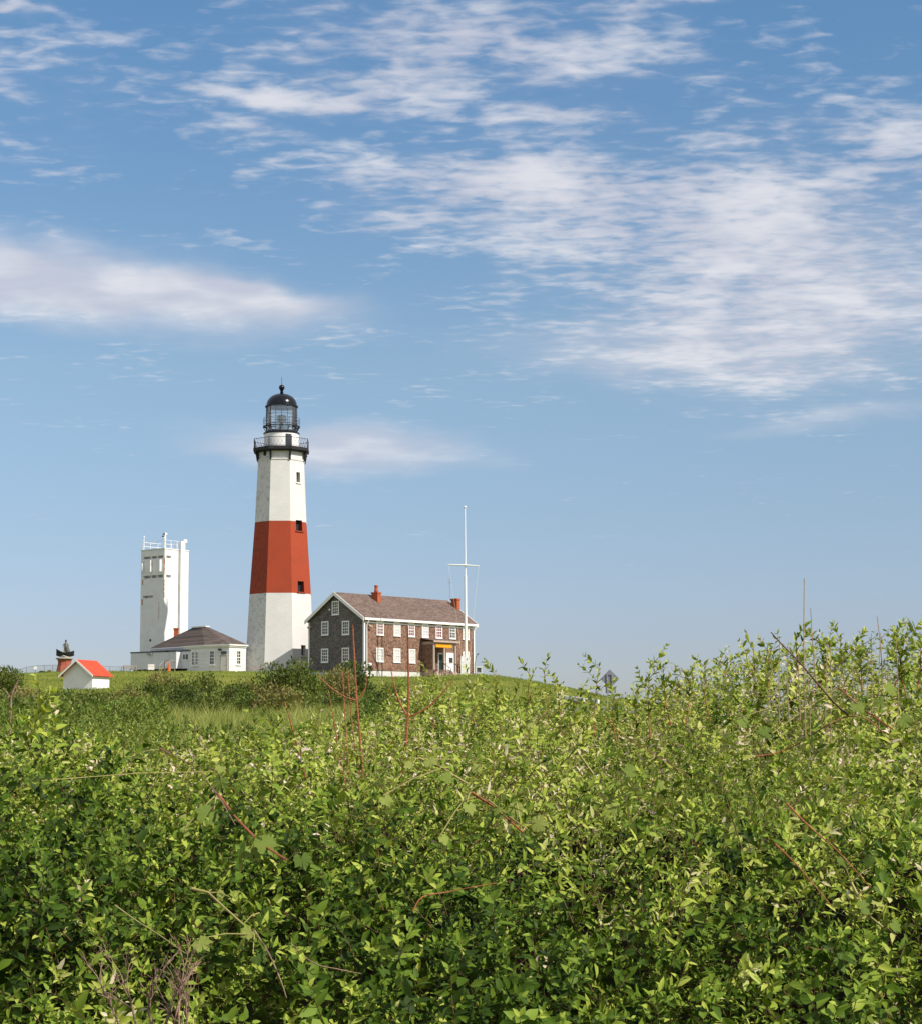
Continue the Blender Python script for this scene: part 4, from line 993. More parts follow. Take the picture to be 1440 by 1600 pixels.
# ================================================================== vegetation
def foliage_mat(name, stops, trans=.18, rough=.5, vary=.5, spec=.25):
    m_ = bpy.data.materials.new(name); m_.use_nodes = True; t = NT(m_.node_tree); b = m_.node_tree.nodes['Principled BSDF']
    at_n = t.n('ShaderNodeAttribute', attribute_name='tint')
    c = t.ramp(at_n.outputs['Fac'], stops)
    t.link(c, b.inputs['Base Color']); b.inputs['Roughness'].default_value = rough; b.inputs['Specular IOR Level'].default_value = spec
    tr_ = t.n('ShaderNodeBsdfTranslucent'); t.link(t.mix(1.0, c, (1.3, 1.25, .5), 'MULTIPLY'), tr_.inputs[0])
    mx = t.n('ShaderNodeMixShader'); mx.inputs[0].default_value = trans
    t.link(b.outputs[0], mx.inputs[1]); t.link(tr_.outputs[0], mx.inputs[2]); t.link(mx.outputs[0], m_.node_tree.nodes['Material Output'].inputs[0])
    return m_
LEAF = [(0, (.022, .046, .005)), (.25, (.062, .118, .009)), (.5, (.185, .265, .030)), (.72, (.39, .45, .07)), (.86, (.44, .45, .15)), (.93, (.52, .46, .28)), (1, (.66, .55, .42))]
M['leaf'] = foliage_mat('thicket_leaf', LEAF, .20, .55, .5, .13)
M['brushleaf'] = foliage_mat('brush_leaf', [(0, (.035, .065, .011)), (.35, (.10, .155, .022)), (.7, (.21, .28, .045)), (1, (.38, .40, .15))], .22, .6)
M['vineleaf'] = foliage_mat('grape_leaf', [(0, (.06, .11, .02)), (.5, (.19, .25, .05)), (1, (.42, .44, .13))], .3, .75, .5, .12)
M['shrubleaf'] = foliage_mat('shrub_leaf', [(0, (.036, .058, .011)), (.4, (.090, .130, .022)), (.75, (.18, .22, .042)), (1, (.24, .18, .075))], .2, .6)
M['brightleaf'] = foliage_mat('bright_leaf', [(0, (.20, .28, .03)), (.5, (.38, .46, .06)), (1, (.55, .58, .18))], .35, .45)
M['grassblade'] = foliage_mat('grass_blade', [(0, (.09, .135, .02)), (.5, (.19, .25, .045)), (1, (.34, .35, .11))], .3, .6)
M['twig'] = mat('red_brown_twig', (.16, .085, .045), .7, var=.4, vscale=12)

class Geo:
    """vertex, face (as tri/quad lists), tint and material arrays that grow by numpy blocks"""
    def __init__(s): s.V = []; s.T = []; s.Q = []; s.tt = []; s.qt = []; s.tm = []; s.qm = []; s.nv = 0
    def add(s, V, Tr, Qd, tt, qt, tm, qm):
        s.V.append(V.astype(np.float32)); s.T.append(Tr + s.nv); s.Q.append(Qd + s.nv); s.tt.append(tt); s.qt.append(qt); s.tm.append(tm); s.qm.append(qm); s.nv += len(V)
    def build(s, name, mats, parent=None, smooth=True):
        V = np.concatenate(s.V); T = np.concatenate(s.T).reshape(-1, 3); Q = np.concatenate(s.Q).reshape(-1, 4)
        me_ = bpy.data.meshes.new(name)
        me_.vertices.add(len(V)); me_.vertices.foreach_set('co', V.ravel())
        nl = len(T) * 3 + len(Q) * 4; me_.loops.add(nl); me_.loops.foreach_set('vertex_index', np.concatenate([T.ravel(), Q.ravel()]).astype(np.int32))
        me_.polygons.add(len(T) + len(Q))
        st_ = np.concatenate([np.arange(len(T)) * 3, len(T) * 3 + np.arange(len(Q)) * 4]).astype(np.int32)
        me_.polygons.foreach_set('loop_start', st_)
        me_.polygons.foreach_set('material_index', np.concatenate(s.tm + s.qm).astype(np.int32))
        if smooth: me_.polygons.foreach_set('use_smooth', np.ones(len(st_), bool))
        me_.update(calc_edges=True)
        a = me_.attributes.new('tint', 'FLOAT', 'FACE'); a.data.foreach_set('value', np.clip(np.concatenate(s.tt + s.qt), 0, 1).astype(np.float32))
        for m_ in mats: me_.materials.append(m_)
        o = bpy.data.objects.new(name, me_); COL.objects.link(o)
        if parent: o.parent = parent
        return o

def leaf_proto(L, Wd, fold=.25, droop=.25, lobes=None):
    # along +y, normal +z
    if lobes is None:
        ys_ = np.array([0, .30, .68, 1.0]) * L; ws = np.array([0, .5, .38, 0]) * Wd
        sp = [(0, y, -droop * (y / L) ** 2 * L * .5) for y in ys_]
        l = [(-ws[i], ys_[i], sp[i][2] + fold * ws[i]) for i in (1, 2)]; r = [(ws[i], ys_[i], sp[i][2] + fold * ws[i]) for i in (1, 2)]
        V = np.array(sp + l + r)           # 0-3 spine, 4,5 left, 6,7 right
        T = np.array([(0, 1, 4), (2, 3, 5), (0, 6, 1), (2, 7, 3)]); Q = np.array([(1, 2, 5, 4), (1, 6, 7, 2)])
        return V, T, Q
    # broad grape leaf: a fan with a toothed, three-lobed outline and a notch at the stalk
    n = len(lobes); c = np.array([(0, L * .38, 0)])
    O = []
    for i, (a, r_) in enumerate(lobes):
        x, y = r_ * math.sin(R(a)) * Wd, L * .38 + r_ * math.cos(R(a)) * L * .62
        O.append((x, y, fold * abs(x) - droop * ((y / L) ** 2 + (x / Wd) ** 2) * L * .4))
    V = np.concatenate([c, np.array(O)]); T = np.array([(0, i + 1, (i + 1) % n + 1) for i in range(n)])[:, ::-1]
    return V, T, np.zeros((0, 4), int)
_g = [(0, 1.16), (7, .93), (13, .90), (19, .78), (25, .80), (33, .66), (42, .84), (48, .86), (55, 1.04), (62, .86), (70, .84), (78, .74), (88, .80), (98, .84), (108, .74), (120, .80), (130, .74), (144, .72), (158, .60), (172, .30)]
GRAPE = _g + [(360 - a, r_) for a, r_ in _g[::-1] if a]

def rotm(ax, a):
    ax = np.asarray(ax, float); ax = ax / np.linalg.norm(ax); c, s_ = math.cos(a), math.sin(a); x, y, z = ax
    return np.array([[c + x * x * (1 - c), x * y * (1 - c) - z * s_, x * z * (1 - c) + y * s_], [y * x * (1 - c) + z * s_, c + y * y * (1 - c), y * z * (1 - c) - x * s_], [z * x * (1 - c) - y * s_, z * y * (1 - c) + x * s_, c + z * z * (1 - c)]])
def sprig_proto(seed, Ls, nodes, leafL, leafW, ang=(55, 25), opp=True, tintvar=.13, curve=.25, stem=.0016):
    g = np.random.RandomState(seed)
    V, T, Q, tt, qt, tm, qm = [], [], [], [], [], [], []; nv = 0
    ca = g.rand() * 6.28; cd = np.array([math.cos(ca), math.sin(ca)]) * curve * Ls
    def sp(u): return np.array([cd[0] * u * u, cd[1] * u * u, Ls * u * (1 - .1 * u)])
    n = 5; ring_ = []
    for i in range(n):
        u = i / (n - 1); p = sp(u); r_ = stem * (1.25 - .9 * u)
        for k in range(3): ring_.append(p + np.array([math.cos(k * 2.09), math.sin(k * 2.09), 0]) * r_)
    V.append(np.array(ring_)); q_ = [(i * 3 + k, i * 3 + (k + 1) % 3, i * 3 + 3 + (k + 1) % 3, i * 3 + 3 + k) for i in range(n - 1) for k in range(3)]
    Q.append(np.array(q_)); qt.append(np.full(len(q_), .5)); qm.append(np.ones(len(q_), int)); nv += len(ring_)
    az0 = g.rand() * 6.28
    for j in range(nodes):
        u = .18 + .82 * (j / max(1, nodes - 1)) ** .85; p = sp(u)
        a0 = az0 + j * (1.571 if opp else 2.4)
        for s_ in ((0, math.pi) if opp else (0,)):
            a = a0 + s_ + g.randn() * .25
            k = (1 - .50 * max(0, u - .55) / .45) * (.8 + .4 * g.rand())
            tilt = R(ang[0] + (ang[1] - ang[0]) * u) + g.randn() * .22         # from the stem
            lv, lt_, lq = leaf_proto(leafL * k, leafW * k, .18 + .3 * g.rand(), .1 + .5 * g.rand())
            Rm = rotm((0, 0, 1), a) @ rotm((1, 0, 0), math.pi / 2 - tilt) @ rotm((0, 1, 0), g.randn() * .4)
            v_ = lv @ Rm.T + p
            V.append(v_); T.append(lt_ + nv); Q.append(lq + nv); nv += len(v_)
            t_ = g.randn() * tintvar + .14 * (u - .5); tt.append(np.full(len(lt_), t_)); qt.append(np.full(len(lq), t_)); tm.append(np.zeros(len(lt_), int)); qm.append(np.zeros(len(lq), int))
    return [np.concatenate(x) for x in (V, T, Q, tt, qt, tm, qm)]
def frames(D, roll):
    D = D / np.linalg.norm(D, axis=1, keepdims=True)
    h = np.where(np.abs(D[:, 2:3]) < .9, np.array([[0, 0, 1.]]), np.array([[1., 0, 0]]))
    X = np.cross(h, D); X /= np.linalg.norm(X, axis=1, keepdims=True); Y = np.cross(D, X)
    c, s_ = np.cos(roll)[:, None], np.sin(roll)[:, None]
    X2 = X * c + Y * s_; Y2 = -X * s_ + Y * c
    return np.stack([X2, Y2, D], -1)           # columns
def scatter(geo, proto, P, D, roll, sc_, tint):
    V, T, Q, tt, qt, tm, qm = proto; N = len(P)
    if N == 0: return
    Fm = frames(D, roll)
    W_ = np.einsum('nij,vj->nvi', Fm, V) * sc_[:, None, None] + P[:, None, :]
    off_ = (np.arange(N) * len(V))[:, None, None]
    Tq = (T[None] + off_).reshape(-1, 3); Qq = (Q[None] + off_).reshape(-1, 4)
    geo.add(W_.reshape(-1, 3), Tq, Qq, (tt[None] + tint[:, None]).ravel(), (qt[None] + tint[:, None]).ravel(), np.tile(tm, N), np.tile(qm, N))

def vnoise(x, y, seed=0):       # smooth value noise, numpy
    xi, yi = np.floor(x).astype(np.int64), np.floor(y).astype(np.int64); fx_, fy_ = x - xi, y - yi
    fx_, fy_ = fx_ * fx_ * (3 - 2 * fx_), fy_ * fy_ * (3 - 2 * fy_)
    def h_(a, b_):
        n_ = (a * 374761393 + b_ * 668265263 + seed * 2147483647) & 0x7fffffff; n_ = ((n_ ^ (n_ >> 13)) * 1274126177) & 0x7fffffff
        return (n_ & 0xffff) / 65535.0
    return (h_(xi, yi) * (1 - fx_) + h_(xi + 1, yi) * fx_) * (1 - fy_) + (h_(xi, yi + 1) * (1 - fx_) + h_(xi + 1, yi + 1) * fx_) * fy_

def domes(x, y, seed=0):         # rounded clumps with sharp valleys between them (0..1)
    xi, yi = np.floor(x).astype(np.int64), np.floor(y).astype(np.int64); best = np.full(x.shape, 9.0); hb = np.zeros(x.shape)
    for i in (-1, 0, 1):
        for j in (-1, 0, 1):
            a, b_ = xi + i, yi + j
            def h_(k):
                n_ = (a * 374761393 + b_ * 668265263 + (seed + k) * 974634777) & 0x7fffffff; n_ = ((n_ ^ (n_ >> 13)) * 1274126177) & 0x7fffffff
                return ((n_ ^ (n_ >> 16)) & 0xffff) / 65535.0
            d = (x - a - h_(1)) ** 2 + (y - b_ - h_(2)) ** 2 - .25 * h_(3)
            best = np.minimum(best, d)
    return np.clip(1 - best * 1.25, -.3, 1.25)

# the thicket: a bank of brush that starts 4 m from the camera and climbs away from it
TPX = np.array([-600, 0, 200, 400, 480, 560, 640, 760, 860, 940, 1020, 1100, 1180, 1260, 1340, 1440, 2000])
TRW = np.array([1168, 1168, 1176, 1192, 1176, 1130, 1096, 1090, 1112, 1126, 1082, 1060, 1030, 1008, 1005, 998, 985])
TYT = np.array([13, 13, 13, 13.5, 14, 15, 16, 16, 15, 14, 13.5, 13, 12.5, 12, 12, 12, 12])
Y0 = 4.3
FY_ = np.array([4.3, 4.55, 4.68, 4.88, 5.2, 5.65, 6.3, 7.2]); FZ_ = np.array([.0, .25, .62, .95, 1.19, 1.35, 1.48, 1.60])
def hedge(X, Y):
    px = 720 + X / Y * F
    row = np.interp(px, TPX, TRW); yt = np.interp(px, TPX, TYT)
    ztop = EYE + (1150 - row) / F * yt
    s_ = (Y - Y0) / (yt - Y0)
    z = np.interp(Y, FY_, FZ_)
    k_ = np.clip((Y - 7.2) / (yt - 7.2), 0, 1)
    z = z + (ztop - 1.60) * k_ ** .85
    z = np.where(s_ > 1, ztop - (Y - yt) * .10, z)
    fade = np.clip(1.2 - .35 * s_, .55, 1.1) * np.clip((Y - 4.6) / 1.4, .25, 1)
    wx = (vnoise(X * 1.3, Y * 1.3, 71) - .5) * .7; wy = (vnoise(X * 1.3 + 9, Y * 1.3, 72) - .5) * .7
    l1 = domes(X * 1.15 + wx, Y * .95 + wy, 3) - .93; l2 = domes(X * 2.9 + wx * 2, Y * 2.5 + wy * 2, 9) - .93; l3 = vnoise(X * 7, Y * 6, 21) - .5
    z = z + (l1 * .62 + l2 * .32 + l3 * .12) * fade
    return z
def gap(X, Y):                   # how far down between two clumps a place lies
    wx = (vnoise(X * 1.3, Y * 1.3, 71) - .5) * .7; wy = (vnoise(X * 1.3 + 9, Y * 1.3, 72) - .5) * .7
    a = domes(X * 1.15 + wx, Y * .95 + wy, 3); b_ = domes(X * 2.9 + wx * 2, Y * 2.5 + wy * 2, 9)
    return np.minimum(a, .25 + b_ * .85)
def gen_points(y0, y1, dens, xm=.2, pad=.35, seed=1):
    g = np.random.RandomState(seed)
    w1 = y1 * .2483 * 1.0 + pad + xm * y1 + 2.4
    N = int((y1 - y0) * 2 * w1 * dens)
    Y = y0 + (y1 - y0) * g.rand(N); X = (g.rand(N) * 2 - 1) * w1
    lim = Y * .2483 + pad
    inside = np.abs(X) < lim
    keep = inside | ((np.abs(X) < lim + xm * Y + 2.4) & (g.rand(N) < .42))
    return X[keep], Y[keep], g
protoA = [sprig_proto(100 + i, .20 + .03 * (i % 3), 7, .052, .0235, (84, 42)) for i in range(5)]
protoB = [sprig_proto(200 + i, .22, 12, .044, .014, (72, 32), opp=False) for i in range(3)]
protoC = [sprig_proto(300 + i, .20, 6, .056, .028, (84, 48)) for i in range(3)]
geo = Geo()
bands = [(5.2, 6.5, 420), (6.5, 8.5, 340), (8.5, 11, 260), (11, 14, 185), (14, 17.5, 130), (17.5, 21, 35)]
for bi, (y0, y1, dens) in enumerate(bands):
    X, Y, g = gen_points(y0, y1, dens, seed=40 + bi)
    gp_ = gap(X, Y) + g.randn(len(X)) * .05
    kp = g.rand(len(X)) < np.clip((gp_ - .68) * 5.5, .05, 1); X, Y, gp_ = X[kp], Y[kp], gp_[kp]
    zs = hedge(X, Y); N = len(X)
    depth = g.rand(N) ** 1.5 * .50
    Z = np.maximum(zs - .13 - depth, .05 + 0 * zs)
    lean = g.randn(N, 2) * .55
    gx_ = (hedge(X + .06, Y) - hedge(X - .06, Y)) / .12; gy_ = (hedge(X, Y + .06) - hedge(X, Y - .06)) / .12
    D = np.stack([lean[:, 0] + .28 - .55 * np.clip(gx_, -1.5, 1.5), lean[:, 1] - .45 - .5 * np.clip(gy_, -1.5, 1.5), .5 + g.rand(N) * .75], -1)
    # steep flanks of a clump hold as many shoots per area of leaf surface as its top
    steep = np.sqrt(1 + gx_ ** 2 + gy_ ** 2)
    px = 720 + X / Y * F
    row = 1150 - (zs - EYE) / Y * F
    zone = vnoise(X * .8 + 11, Y * .6, 5)                # which plant grows here
    r_ = g.rand(N)
    big = np.clip((row - 1400) / 160, 0, 1) * .65
    kind = np.where(r_ < big, 2, np.where(zone + g.randn(N) * .12 > .56, 1, 0))
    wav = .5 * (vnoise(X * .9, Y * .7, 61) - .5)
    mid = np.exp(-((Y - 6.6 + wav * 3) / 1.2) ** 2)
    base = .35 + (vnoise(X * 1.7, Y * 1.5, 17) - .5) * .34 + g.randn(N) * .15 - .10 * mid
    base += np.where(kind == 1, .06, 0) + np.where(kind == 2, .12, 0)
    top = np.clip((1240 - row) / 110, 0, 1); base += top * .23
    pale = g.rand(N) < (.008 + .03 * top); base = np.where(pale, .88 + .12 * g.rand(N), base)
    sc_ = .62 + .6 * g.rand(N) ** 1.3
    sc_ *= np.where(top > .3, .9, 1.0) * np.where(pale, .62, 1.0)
    sub = g.randint(0, 100, N)
    for ki, protos in enumerate((protoA, protoB, protoC)):
        for pi, pr_ in enumerate(protos):
            m_ = (kind == ki) & (sub % len(protos) == pi)
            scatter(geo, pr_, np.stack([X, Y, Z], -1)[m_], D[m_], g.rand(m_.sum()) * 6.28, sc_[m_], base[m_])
# the steep near face
N = 11000; g = np.random.RandomState(90); X = (g.rand(N) * 2 - 1) * 4.4; zf = .15 + 1.28 * g.rand(N)
keep = (np.abs(X) < 1.75) | (g.rand(N) < .55); X, zf = X[keep], zf[keep]; N = len(X)
wx = (vnoise(X * 1.6, zf * 2, 71) - .5) * .6
f1 = domes(X * 1.5 + wx, zf * 2.3, 13) - .9; f2 = domes(X * 3.6 + wx, zf * 4.6, 19) - .9
gp_ = np.minimum(f1 + .9, .3 + (f2 + .9) * .8) + g.randn(N) * .05
kp = g.rand(N) < np.clip((gp_ - .67) * 5.5, .06, 1); X, zf, f1, f2, gp_ = X[kp], zf[kp], f1[kp], f2[kp], gp_[kp]; N = len(X)
dep = g.rand(N) ** 1.4 * .55
Yf = np.interp(zf, FZ_, FY_) - f1 * .60 - f2 * .22 + dep + .10
P3 = np.stack([X, Yf, np.maximum(zf - .10, .03)], -1)
D = np.stack([g.randn(N) * .5 + .22, -.75 + g.randn(N) * .4, .45 + .8 * g.rand(N)], -1)
zone = vnoise(X * 1.1 + 3, zf * 1.6, 5); r_ = g.rand(N); low = np.clip((1.12 - zf) / .25, 0, 1)
kind = np.where(r_ < .20 + .50 * low, 2, np.where(zone + g.randn(N) * .1 > .56, 1, 0))
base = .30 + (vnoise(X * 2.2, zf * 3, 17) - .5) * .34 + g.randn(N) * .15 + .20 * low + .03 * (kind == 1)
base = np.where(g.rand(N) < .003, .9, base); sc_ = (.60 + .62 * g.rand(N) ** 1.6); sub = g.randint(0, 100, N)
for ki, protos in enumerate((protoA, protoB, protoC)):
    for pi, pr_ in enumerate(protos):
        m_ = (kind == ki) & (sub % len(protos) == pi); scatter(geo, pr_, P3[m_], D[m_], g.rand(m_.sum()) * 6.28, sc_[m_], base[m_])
# low growth and litter in the shade under the thicket
N = 3600; X = (g.rand(N) * 2 - 1) * 4.2; Yl = 4.3 + 4.5 * g.rand(N)
scatter(geo, protoA[1], np.stack([X, Yl, .02 + .75 * g.rand(N) ** 1.4 * np.clip((Yl - 4.4) * 1.2, .1, 1)], -1), np.stack([g.randn(N) * .7, g.randn(N) * .7 - .3, .5 + g.rand(N)], -1), g.rand(N) * 6.28, .6 + .5 * g.rand(N), .22 + g.randn(N) * .12)
def surf_Y(px, py):              # how far away the leaf surface is along a bearing
    a = at(px, py, 1.0); k_ = (a.z - EYE)
    for Y in np.arange(4.4, 17, .03):
        if float(hedge(np.array([a.x * Y]), np.array([Y]))[0]) >= EYE + k_ * Y: return max(4.45, Y - .10)
    return 12.0
thicket = geo.build('thicket', [M['leaf'], M['twig']])
tag(thicket, 'dense bank of leafy green thicket filling the foreground', 'thicket', kind='stuff')

# upright shoots standing out of the thicket top against the sky and lawn
def stand_shoot(name, label, cat, px, py0, py1, Y, lean, seed, matl='leaf', group=None, leafL=.05, leafW=.021, nodes=9, tint=.45, stemr=.0035, stemmat='redcane', opp=True, side=0):
    p0 = at(px, py0, Y); p1 = at(px + lean, py1, Y + .1); H_ = (p1 - p0).length
    root = thing(name, label, cat, p0, 0, group)
    g = np.random.RandomState(seed); b = MB(); d = p1 - p0
    bend = Vector((g.randn() * .08, 0, 0)) * H_
    def P_(u): return d * u + bend * math.sin(u * 3.14)
    b.tube([P_(u) for u in (0, .25, .5, .75, .97)], [stemr, stemr * .85, stemr * .7, stemr * .5, stemr * .3], 5); b.build('stem', M[stemmat], root)
    geo_ = Geo()
    subs = [(u, g.rand() * 6.28) for u in np.linspace(.25, .9, 2 + side)] if side else []
    pr_ = sprig_proto(seed, H_, nodes, leafL, leafW, (62, 25), opp, stem=.0005, curve=0)
    pts_ = pr_[0].copy(); u_ = np.clip(pts_[:, 2] / H_, 0, 1)
    ctr = np.array([list(P_(u)) for u in u_]); ctr[:, 2] = 0
    dz_ = d.z / H_; pts_[:, 0] += ctr[:, 0]; pts_[:, 1] += ctr[:, 1]
    geo_.add(pts_, pr_[1], pr_[2], pr_[3] + tint, pr_[4] + tint, pr_[5], pr_[6])
    for u, a in subs:
        ps = sprig_proto(seed + int(u * 97), H_ * .32, 5, leafL * .9, leafW * .9, (60, 25), opp)
        scatter(geo_, ps, np.array([list(P_(u))]), np.array([[math.cos(a), -.3 + .3 * math.sin(a), .9]]), np.array([a]), np.array([1.0]), np.array([tint]))
    geo_.build('foliage', [M[matl], M['twig']], root)
    return root
gshoot = 'leafy shoots standing above the thicket'
spec = [(928, 1108, 1033, 10.5, 'tall leafy shoot with a red stem just left of the road sign', 3), (820, 1112, 1042, 11, 'pale leafy shoot before the lawn, between the flagpole and the road sign', 2),
        (859, 1108, 1044, 11.5, 'thin leafy shoot against the grassy slope left of the two rocks', 1), (877, 1105, 1062, 11, None, 1), (784, 1100, 1045, 11, None, 2),
        (1016, 1110, 1028, 9.5, 'leafy shoot leaning left just right of the road sign', 3), (996, 1110, 1070, 10, None, 2), (1048, 1090, 1040, 9.5, None, 2), (1070, 1090, 1050, 9.5, None, 2), (1110, 1085, 1035, 10, None, 2),
        (1140, 1080, 1028, 9.5, None, 2), (1160, 1072, 1018, 10, None, 2), (1185, 1068, 1008, 9.5, None, 2), (1205, 1058, 1012, 9, None, 2), (1238, 1050, 988, 9.5, 'full leafy shoot on the thicket top beside the tall dry stalk', 3), (1262, 1045, 995, 9.5, None, 2),
        (1285, 1048, 1008, 9.5, None, 2), (1322, 1040, 992, 9.5, None, 2), (1345, 1042, 1000, 9, None, 2), (1392, 1040, 985, 9, None, 3), (1415, 1040, 982, 9, 'leafy shoot at the right edge of the thicket top', 3), (1432, 1035, 990, 9, None, 2),
        (675, 1100, 1052, 12.5, None, 2), (640, 1110, 1062, 13, None, 2), (700, 1098, 1060, 12.5, None, 2), (745, 1098, 1052, 12, None, 2), (610, 1120, 1075, 13, None, 2), (900, 1118, 1080, 11, None, 1), (965, 1120, 1085, 10, None, 2)]
for i, (px, y0, y1, Yd, lab, sd_) in enumerate(spec):
    stand_shoot('leafy_shoot', lab or 'slender leafy shoot rising from the top edge of the green thicket', 'shoot', px, y0 + 45, y1, Yd, rnd.uniform(-14, 10), 500 + i, group=gshoot, tint=.52 + .2 * rnd.random(), side=sd_, leafL=.052, leafW=.021)
stand_shoot('young_tree', 'young yellow green sapling with rounded leaves left of the shed, dark stem', 'sapling', 45, 1185, 1076, 9.5, 28, 61, 'brightleaf', None, .075, .046, 17, .55, .005, 'bark', False, 4)

# ---------------------------------------------------------------- canes, vines, stalks
def cane(name, label, cat, pts, Yd, r_, m_, group=None, branches=(), dY=.0):
    P_ = [at(x, y, surf_Y(x, y) if Yd is None else Yd) for i, (x, y) in enumerate(pts)]
    o0 = P_[0]; root = thing(name, label, cat, o0, 0, group)
    def smooth(Q_):
        out = []
        for i in range(len(Q_) - 1):
            a, b_, c_, d_ = Q_[max(i - 1, 0)], Q_[i], Q_[i + 1], Q_[min(i + 2, len(Q_) - 1)]
            for k in range(5):
                t_ = k / 5; out.append(.5 * ((2 * b_) + (c_ - a) * t_ + (2 * a - 5 * b_ + 4 * c_ - d_) * t_ ** 2 + (3 * b_ - a - 3 * c_ + d_) * t_ ** 3))
        return out + [Q_[-1]]
    def mk(nm, Q_, ra, rb):
        Q_ = smooth(Q_); n_ = len(Q_); b = MB()
        b.tube([q_ - o0 for q_ in Q_], [.85 * (ra + (rb - ra) * i / (n_ - 1)) * (1.12 if i % 5 == 0 else 1) for i in range(n_)], 6); return b.build(nm, M[m_], root, True)
    mk('stem', P_, r_, r_ * .45)
    for bp in branches: mk('side_branch', [at(x, y, Yd) for x, y in bp], r_ * .6, r_ * .25)
    return root
gc = 'bare red canes standing out of the thicket'
cane('bare_cane', 'leaning pair of bare red canes left of the upright cane cluster', 'cane', [(487, 1252), (478, 1215), (462, 1155), (445, 1097)], 9.0, .0065, 'redcane', gc, [[(484, 1248), (474, 1205), (459, 1150), (449, 1112)]])
cane('bare_cane', 'shortest curved bare cane of the upright cluster, leftmost', 'cane', [(542, 1240), (532, 1185), (522, 1130), (514, 1083)], 9.2, .0050, 'redcane', gc, [[(534, 1198), (520, 1178), (506, 1165)]])
cane('bare_cane', 'bare red cane second from left in the upright cluster', 'cane', [(547, 1236), (542, 1165), (538, 1100), (535, 1048)], 9.2, .0055, 'redcane', gc)
cane('bare_cane', 'bare red cane close left of the tallest forked cane', 'cane', [(567, 1250), (557, 1185), (549, 1120), (543, 1043)], 9.1, .0055, 'redcane', gc)
cane('bare_cane', 'tallest red cane of the left cluster, forked and reaching the house gable', 'cane', [(571, 1295), (568, 1235), (564, 1170), (558, 1100), (554, 1030), (551, 976)], 9.0, .0085, 'redcane', gc,
     [[(558, 1093), (568, 1082), (572, 1070), (573, 1054)], [(557, 1095), (537, 1088), (515, 1073), (497, 1056)]])
cane('bare_cane', 'tall red cane standing alone before the house front, with three side branches', 'cane', [(624, 1270), (629, 1215), (635, 1150), (638, 1100), (638, 1040), (637, 978)], 8.6, .0095, 'redcane', gc,
     [[(635, 1117), (622, 1092), (614, 1062), (610, 1040)], [(637, 1121), (663, 1109), (688, 1087), (708, 1062)]])
cane('bare_cane', 'reddish cane with a pale forked top at the far left of the picture', 'cane', [(15, 1150), (17, 1110), (18, 1088), (24, 1072), (32, 1056)], 9.5, .007, 'deadwood', gc, [[(18, 1092), (10, 1082), (4, 1076)], [(18, 1088), (25, 1082), (27, 1070)]])
cane('woody_stem', 'thick dark bare stem slanting out of the right side of the thicket', 'stem', [(1325, 1118), (1300, 1095), (1270, 1060), (1244, 1030), (1222, 1008), (1204, 988)], 7.8, .0058, 'darkcane', None, [[(1298, 1050), (1318, 1032), (1338, 1014), (1368, 995)]])
cane('arching_vine', 'arching red stem looping over the thicket top at the right', 'vine', [(1180, 1182), (1208, 1178), (1240, 1166), (1278, 1142), (1320, 1121), (1350, 1123), (1372, 1138), (1392, 1160)], None, .0042, 'redcane')
gl_ = 'leafless red vine stems lying on the thicket'
VN = [('dark red vine stem slanting through the shade at the right', [(1228, 1255), (1262, 1290), (1310, 1332), (1360, 1388)], 5.6, .0045), ('short dark red vine stem lowest of the two at right', [(1210, 1318), (1250, 1358), (1302, 1420)], 5.5, .004),
      ('red vine stem slanting down right of the pale cluster of leaves', [(762, 1250), (800, 1280), (830, 1302), (862, 1335)], 6.2, .0045), ('long thin reddish vine running below the road sign', [(944, 1122), (975, 1150), (1010, 1172), (1078, 1215)], 8.2, .0045),
      ('curled red tendril at the lower middle of the thicket', [(645, 1425), (660, 1402), (700, 1394), (740, 1386), (775, 1380)], 5.0, .003), ('thin pale vine with drooping tip at the lower left', [(180, 1415), (215, 1440), (250, 1462), (290, 1490)], 4.9, .0035),
      ('brown woody vine curving down near the grape leaves at lower left', [(398, 1455), (420, 1490), (438, 1530), (448, 1560)], 4.8, .004), ('thin brown twig lying at the lower middle left', [(455, 1475), (490, 1505), (530, 1515), (565, 1522)], 4.8, .003),
      ('thin brown vine crossing the middle of the thicket at left', [(302, 1180), (320, 1215), (345, 1250), (368, 1290)], 7.5, .004), ('thin red twig lowest at the right side', [(1255, 1480), (1280, 1484), (1302, 1482)], 5.0, .003),
      ('pale green arching stem on the thicket top below the road sign', [(950, 1085), (985, 1110), (1040, 1150), (1075, 1172)], 9.2, .0035)]
for i, (lab, pts_, Yd, r_) in enumerate(VN): cane('vine_stem', lab, 'vine', pts_, None, r_ * .75, 'yellowstem' if 'pale' in lab else ('redcane' if 'red' in lab else 'deadwood'), gl_ if 'pale' not in lab else None)
gs = 'dry stalks standing among the leaves at the right'
stalks = [(1258, 1150, 1256, 904, .0042, 'tallest pale dry stalk, rising highest into the sky at the right'), (1275, 1075, 1266, 950, .0036, 'second tallest dry stalk, just right of the tallest'), (1378, 1075, 1370, 963, .004, 'dry stalk with a hooked tip near the right edge')]
for k in range(15): x = 1222 + k * 13 + rnd.uniform(-5, 5); stalks.append((x + rnd.uniform(-4, 4), 1150 + rnd.uniform(-30, 40), x, rnd.uniform(985, 1060), .0032, None))
for x0, y0, x1, y1, r_, lab in stalks:
    cane('dry_stalk', lab or 'short straw coloured dry stalk among the leaves at the right', 'stalk', [(x0, y0), ((x0 + x1) / 2 + rnd.uniform(-3, 3), (y0 + y1) / 2), (x1, y1)], 8.2 + rnd.random(), r_, 'straw', gs)

